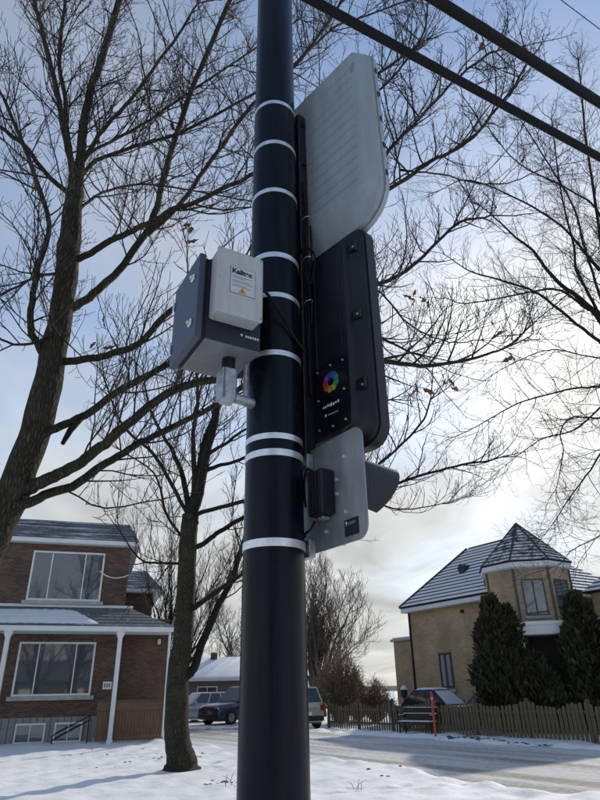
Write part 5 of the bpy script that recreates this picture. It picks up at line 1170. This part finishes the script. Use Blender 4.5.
# ================================================================ CARS
def make_car(name, label, loc, rz, L, W, Hh, paint, snow_cover=False, suv=True):
    """x forward, z up; lofted body, glass set into a tapered cabin"""
    t = thing(name, label, 'car', loc, rz, 'parked cars')
    h = L / 2; cl = 0.20 if suv else 0.16; belt = Hh * 0.60
    hood = belt - 0.06
    st = [(-h, 0.86, cl + 0.22, belt * 0.86), (-h + 0.06, 0.93, cl + 0.08, belt * 0.97), (-h + 0.35, 0.985, cl, belt), (-h * 0.45, 1.0, cl, belt + 0.01), (h * 0.25, 1.0, cl, belt), (h * 0.42, 0.99, cl, hood), (h - 0.35, 0.965, cl, hood - 0.09), (h - 0.07, 0.90, cl + 0.06, hood - 0.20), (h, 0.82, cl + 0.18, hood - 0.32)]
    loops = []
    for x, wf, zb, zt in st:
        w = W / 2 * wf; zm = (zb + zt) / 2
        half = [(w * 0.80, zb), (w * 0.96, zb + 0.07), (w * 0.99, zm - 0.05), (w, zm + 0.10), (w * 0.965, zt - 0.07), (w * 0.90, zt - 0.01), (w * 0.5, zt + 0.015)]
        loops.append([(x, y, z) for y, z in half] + [(x, -y, z) for y, z in reversed(half)])
    m = MB(); m.rings(loops); body = m.build('body', paint, t, smooth=50)
    # cabin
    rear_b, rear_t = (-h + 0.12, -h + 0.42) if suv else (-h * 0.72, -h * 0.42)
    fr_b, fr_t = h * 0.40, h * 0.06
    wb, wt = W / 2 * 0.93, W / 2 * 0.72
    zb, zt = belt - 0.02, Hh - 0.03
    cab = [[(rear_b, -wb, zb), (fr_b, -wb, zb), (fr_b, wb, zb), (rear_b, wb, zb)], [(rear_t, -wt, zt), (fr_t, -wt, zt), (fr_t, wt, zt), (rear_t, wt, zt)], [(rear_t + 0.12, -wt * 0.85, Hh), (fr_t - 0.15, -wt * 0.85, Hh), (fr_t - 0.15, wt * 0.85, Hh), (rear_t + 0.12, wt * 0.85, Hh)]]
    m = MB(); m.rings(cab); roof_ = m.build('roof', paint, t, smooth=25)
    def on_side(s, f, g):          # f along, g up on the side face
        lo = rear_b + (fr_b - rear_b) * f; hi = rear_t + (fr_t - rear_t) * f
        return (lo + (hi - lo) * g, s * (wb + (wt - wb) * g + 0.006), zb + (zt - zb) * g)
    for s in (-1, 1):
        for f0, f1 in ((0.05, 0.26), (0.29, 0.58), (0.61, 0.93)):
            q = [on_side(s, f0, 0.10), on_side(s, f1, 0.10), on_side(s, min(f1, 0.95), 0.92), on_side(s, f0 + 0.02, 0.92)]
            m = MB(); m.add(q + [(x, y - s * 0.02, z) for x, y, z in q], [(0, 1, 2, 3), (7, 6, 5, 4), (0, 4, 5, 1), (1, 5, 6, 2), (2, 6, 7, 3), (3, 7, 4, 0)]); m.build('side_window', MAT['carglass'], t)
    for xb, xt, nm, o in ((fr_b, fr_t, 'windscreen', 0.008), (rear_b, rear_t, 'rear_window', -0.008)):
        q = []
        for g in (0.08, 0.94):
            x = xb + (xt - xb) * g + o; w = (wb + (wt - wb) * g) * 0.90; z = zb + (zt - zb) * g + 0.004
            q += [(x, -w, z), (x, w, z)]
        q = [q[0], q[1], q[3], q[2]]
        m = MB(); m.add(q + [(x - o * 2, y, z) for x, y, z in q], [(0, 1, 2, 3), (7, 6, 5, 4), (0, 4, 5, 1), (1, 5, 6, 2), (2, 6, 7, 3), (3, 7, 4, 0)]); m.build(nm, MAT['snow'] if (snow_cover and nm == 'windscreen') else MAT['carglass'], t)
    rw = 0.35 if suv else 0.31
    for xw in (-h * 0.60, h * 0.62):
        for s in (-1, 1):
            y = s * (W / 2 - 0.10)
            n = 20; c = np.arange(n) * 2 * math.pi / n
            m = MB(); m.rings([[(xw + (rw + 0.07) * math.cos(a), s * (W / 2 - 0.03) , rw + 0.02 + (rw + 0.07) * math.sin(a)) for a in c], [(xw + (rw + 0.07) * math.cos(a), s * (W / 2 + 0.004), rw + 0.02 + (rw + 0.07) * math.sin(a)) for a in c]]); m.build('wheel_arch', MAT['trim'], t)
            m = MB(); m.rings([[(xw + r * math.cos(a), y + s * dy, rw + r * math.sin(a)) for a in c] for r, dy in ((rw - 0.03, -0.12), (rw, -0.09), (rw, 0.09), (rw - 0.03, 0.118), (rw * 0.66, 0.118))]); wh = m.build('wheel', MAT['tyre'], t, smooth=35)
            m = MB(); m.rings([[(xw + r * math.cos(a), y + s * dy, rw + r * math.sin(a)) for a in c] for r, dy in ((rw * 0.64, 0.119), (rw * 0.60, 0.105), (rw * 0.18, 0.122))]); m.build('rim', MAT['rim'], wh, smooth=20)
    for s in (-1, 1):
        m = MB(); m.bbox(h - 0.20, h - 0.035, s * W * 0.27 if s > 0 else -W * 0.43, W * 0.43 if s > 0 else -W * 0.27, hood - 0.36, hood - 0.22, 0.02); m.build('headlight', MAT['clearlens'], t)
        m = MB(); m.bbox(-h - 0.012, -h + 0.16, s * W * 0.33 if s > 0 else -W * 0.462, W * 0.462 if s > 0 else -W * 0.33, belt * 0.70, belt * 0.93, 0.02); m.build('taillight', MAT['redlens'], t)
        m = MB(); m.bbox(fr_b - 0.45, fr_b - 0.25, s * (W / 2 + 0.01) if s > 0 else -W / 2 - 0.16, W / 2 + 0.16 if s > 0 else -W / 2 - 0.01, belt + 0.02, belt + 0.16, 0.03); m.build('mirror', paint, t)
    m = MB(); m.bbox(-h - 0.03, -h + 0.15, -W * 0.44, W * 0.44, cl + 0.12, cl + 0.34, 0.03); m.build('rear_bumper', MAT['trim'], t)
    m = MB(); m.bbox(h - 0.16, h + 0.03, -W * 0.42, W * 0.42, cl + 0.10, cl + 0.30, 0.03); m.build('front_bumper', MAT['trim'], t)
    m = MB(); m.box(-h - 0.034, -h - 0.031, -0.16, 0.16, cl + 0.37, cl + 0.50); m.build('licence_plate', MAT['white_print'], t)
    m = MB(); m.bbox(h - 0.10, h + 0.012, -W * 0.24, W * 0.24, hood - 0.38, hood - 0.24, 0.02); m.build('grille', MAT['trim'], t)
    if snow_cover:
        m = MB(); nx_, ny_ = 16, 8; V = []
        rs = np.random.default_rng(2)
        for i in range(nx_ + 1):
            x = rear_t + 0.1 + (fr_t - 0.1 - rear_t) * i / nx_
            for j in range(ny_ + 1):
                e = min(i, nx_ - i, j, ny_ - j); V.append((x, -wt * 0.95 + 2 * wt * 0.95 * j / ny_, Hh - 0.02 + (0.0 if e == 0 else 0.06 if e == 1 else 0.075) + rs.normal(0, 0.006)))
        m.add(V, [(i * (ny_ + 1) + j, (i + 1) * (ny_ + 1) + j, (i + 1) * (ny_ + 1) + j + 1, i * (ny_ + 1) + j + 1) for i in range(nx_) for j in range(ny_)]); m.build('roof_snow', MAT['snow'], t, smooth='all')['kind'] = 'stuff'
        m = MB(); m.bbox(h * 0.40, h - 0.45, -W * 0.40, W * 0.40, hood - 0.03, hood + 0.05, 0.03); m.build('bonnet_snow', MAT['snow'], t)['kind'] = 'stuff'
    return t
def carpaint(n, c, metal=0.3): return material(n, c, 0.28, metal, vary=0.06, vscale=3, coat=0.5)
make_car('parked_car', 'silver grey car parked behind the tree trunk', (-6.75, 41.8, 0.075), R(212), 4.4, 1.80, 1.62, carpaint('silver_paint', (0.42, 0.44, 0.46)))
make_car('parked_car', 'dark blue-grey car parked half behind the black pole', (-3.85, 38.6, 0.075), R(230), 4.7, 1.90, 1.88, carpaint('dark_paint', (0.045, 0.055, 0.075)))
make_car('parked_car', 'beige car parked at the end of the picket fence', (-0.85, 34.2, 0.03), R(115), 4.6, 1.86, 1.80, carpaint('beige_paint', (0.50, 0.46, 0.36)))
make_car('parked_car', 'black car with snow on its roof and windscreen behind the fence', (6.05, 30.3, 0.02), R(-46), 4.5, 1.80, 1.60, carpaint('black_paint', (0.012, 0.014, 0.02)), snow_cover=True, suv=False)
make_car('parked_car', 'dark green car parked against the tan house beside the cedars', (8.6, 29.5, 0.02), R(-56), 4.2, 1.76, 1.46, carpaint('green_paint', (0.035, 0.06, 0.05)), suv=False)

# ================================================================ CEDARS AND SHRUBS
def cedar(label, loc, H_, Rr, n, seed, two=False):
    rg = np.random.default_rng(seed)
    t = thing('cedar', label, 'evergreen tree', loc, 0, 'cedars in front of the tan house')
    m = MB(); m.tube([(0, 0, 0), (0.02, 0, H_ * 0.5), (0, 0, H_ * 0.93)], [Rr * 0.16, Rr * 0.10, 0.02], 8); m.build('trunk', MAT['bark_dark'], t, smooth='all')
    lob = rg.uniform(0, 6.28, 5)
    V, F = [], []
    for i in range(n):
        z = H_ * rg.beta(1.15, 1.25) * 0.985 + 0.04
        f = z / H_
        prof = min(1.0, (f / 0.10) ** 0.5) * (1 - f ** 2.4) ** 0.8
        a = rg.uniform(0, 2 * math.pi)
        prof *= 1 + 0.20 * math.sin(3 * a + lob[0] + 5 * f) + 0.17 * math.sin(7 * f * 3 + lob[1] + 2 * a) + 0.06 * math.sin(11 * a + lob[2])
        r = Rr * prof * (0.45 + 0.58 * rg.uniform(0, 1) ** 0.5) * (rg.uniform(1.05, 1.3) if rg.uniform() < 0.14 else 1.0)
        p = np.array([r * math.cos(a), r * math.sin(a), z])
        d = unit(np.array([math.cos(a) * 0.7, math.sin(a) * 0.7, 1.0]) + rg.normal(0, 0.35, 3))
        w = unit(np.cross(d, rg.normal(0, 1, 3))); nn_ = np.cross(d, w)
        L_ = rg.uniform(0.08, 0.22) if rg.uniform() < 0.6 else rg.uniform(0.2, 0.46) * (Rr / 0.9) ** 0.3; wd_ = L_ * rg.uniform(0.16, 0.3)
        k = len(V)
        V += [p, p + d * L_ * 0.45 + w * wd_ + nn_ * 0.02, p + d * L_, p + d * L_ * 0.5 - w * wd_ + nn_ * 0.03]
        F += [(k, k + 1, k + 2), (k, k + 2, k + 3)]
    m = MB(); m.add(V, F); m.build('crown', MAT['cedar'], t, fix=False)
    return t
cedar('tall pointed dark cedar in front of the tan house wall', (7.95, 27.0, 0), 5.05, 0.80, 15000, 1)
cedar('shorter dark cedar filling the gap between the two tall cedars', (9.25, 26.4, 0), 2.7, 0.75, 9000, 2)
cedar('slim cedar leaning against the tallest one by the turret', (8.65, 27.1, 0), 4.7, 0.62, 8000, 5)
cedar('broad dark cedar standing before the turret porch', (11.3, 26.2, 0), 5.0, 0.92, 13000, 3)
cedar('dark cedar at the right edge of the photo', (12.3, 25.2, 0), 4.1, 0.85, 10000, 4)
def twig_bush(name, label, loc, H_, Rr, n, seed, mat, weep=0.0):
    rg = np.random.default_rng(seed); t = thing(name, label, 'bush', loc)
    for g in range(4):
        m = TW()
        for i in range(n // 4):
            a = rg.uniform(0, 6.28); e = Rr * math.sqrt(rg.uniform(0, 1)); h = H_ * (1 - 0.45 * (e / Rr) ** 2) * rg.uniform(0.45, 1.12) * (1 + 0.2 * math.sin(2 * a + seed))
            c, s = math.cos(a), math.sin(a)
            P = [(0.15 * e * c, 0.15 * e * s, 0), (0.55 * e * c + rg.normal(0, 0.06), 0.55 * e * s + rg.normal(0, 0.06), h * 0.65), (0.85 * e * c + rg.normal(0, 0.1), 0.85 * e * s + rg.normal(0, 0.1), h), (1.05 * e * c + rg.normal(0, 0.1), 1.05 * e * s + rg.normal(0, 0.1), h * (1 - weep) + rg.normal(0, 0.1))]
            P = np.array(P); m.tube(cat(P, 3), np.linspace(0.02, 0.009, 10), 3, caps=False)
            for k in range(4):
                b0 = P[2] + (P[3] - P[2]) * rg.uniform(-0.8, 1); Q = branch_path(rg, b0, rg.normal(0, 1, 3) + np.array([0, 0, 0.3]), rg.uniform(0.2, 0.5), 0.12, 0.2, 0.1); m.tube(Q, 0.009, 3, caps=False)
        m.build('stems', mat, t, fix=False)
    return t
twig_bush('brown_bush', 'rounded brown leafless bush behind the left end of the fence', (2.0, 38.0, 0), 3.3, 1.55, 520, 41, MAT['brown_bush'], 0.25)
twig_bush('brown_bush', 'low tan bush beside the tan house annex behind the fence', (4.0, 38.5, 0), 1.9, 1.1, 300, 42, MAT['brown_bush'], 0.1)
twig_bush('brown_bush', 'small thin brown bush at the foot of the round-crowned tree', (3.1, 40.5, 0), 2.3, 0.9, 200, 43, MAT['brown_bush'], 0.15)
# little lantern by the annex
ln = thing('garden_lantern', 'small dark garden lantern on a post by the tan annex', 'lantern', (5.1, 34.6, 0))
m = MB(); m.tube([(0, 0, 0), (0, 0, 1.25)], 0.05, 8); m.build('lantern_post', MAT['trim'], ln)
m = MB(); m.rings([[(r * math.cos(a), r * math.sin(a), z) for a in np.arange(8) * math.pi / 4] for r, z in ((0.10, 1.25), (0.17, 1.35), (0.17, 1.62))]); m.build('lantern_glass', MAT['trim'], ln)
m = MB(); m.rings([[(r * math.cos(a), r * math.sin(a), z) for a in np.arange(8) * math.pi / 4] for r, z in ((0.21, 1.625), (0.10, 1.78), (0.02, 1.82))]); m.build('lantern_cap', MAT['snow'], ln)
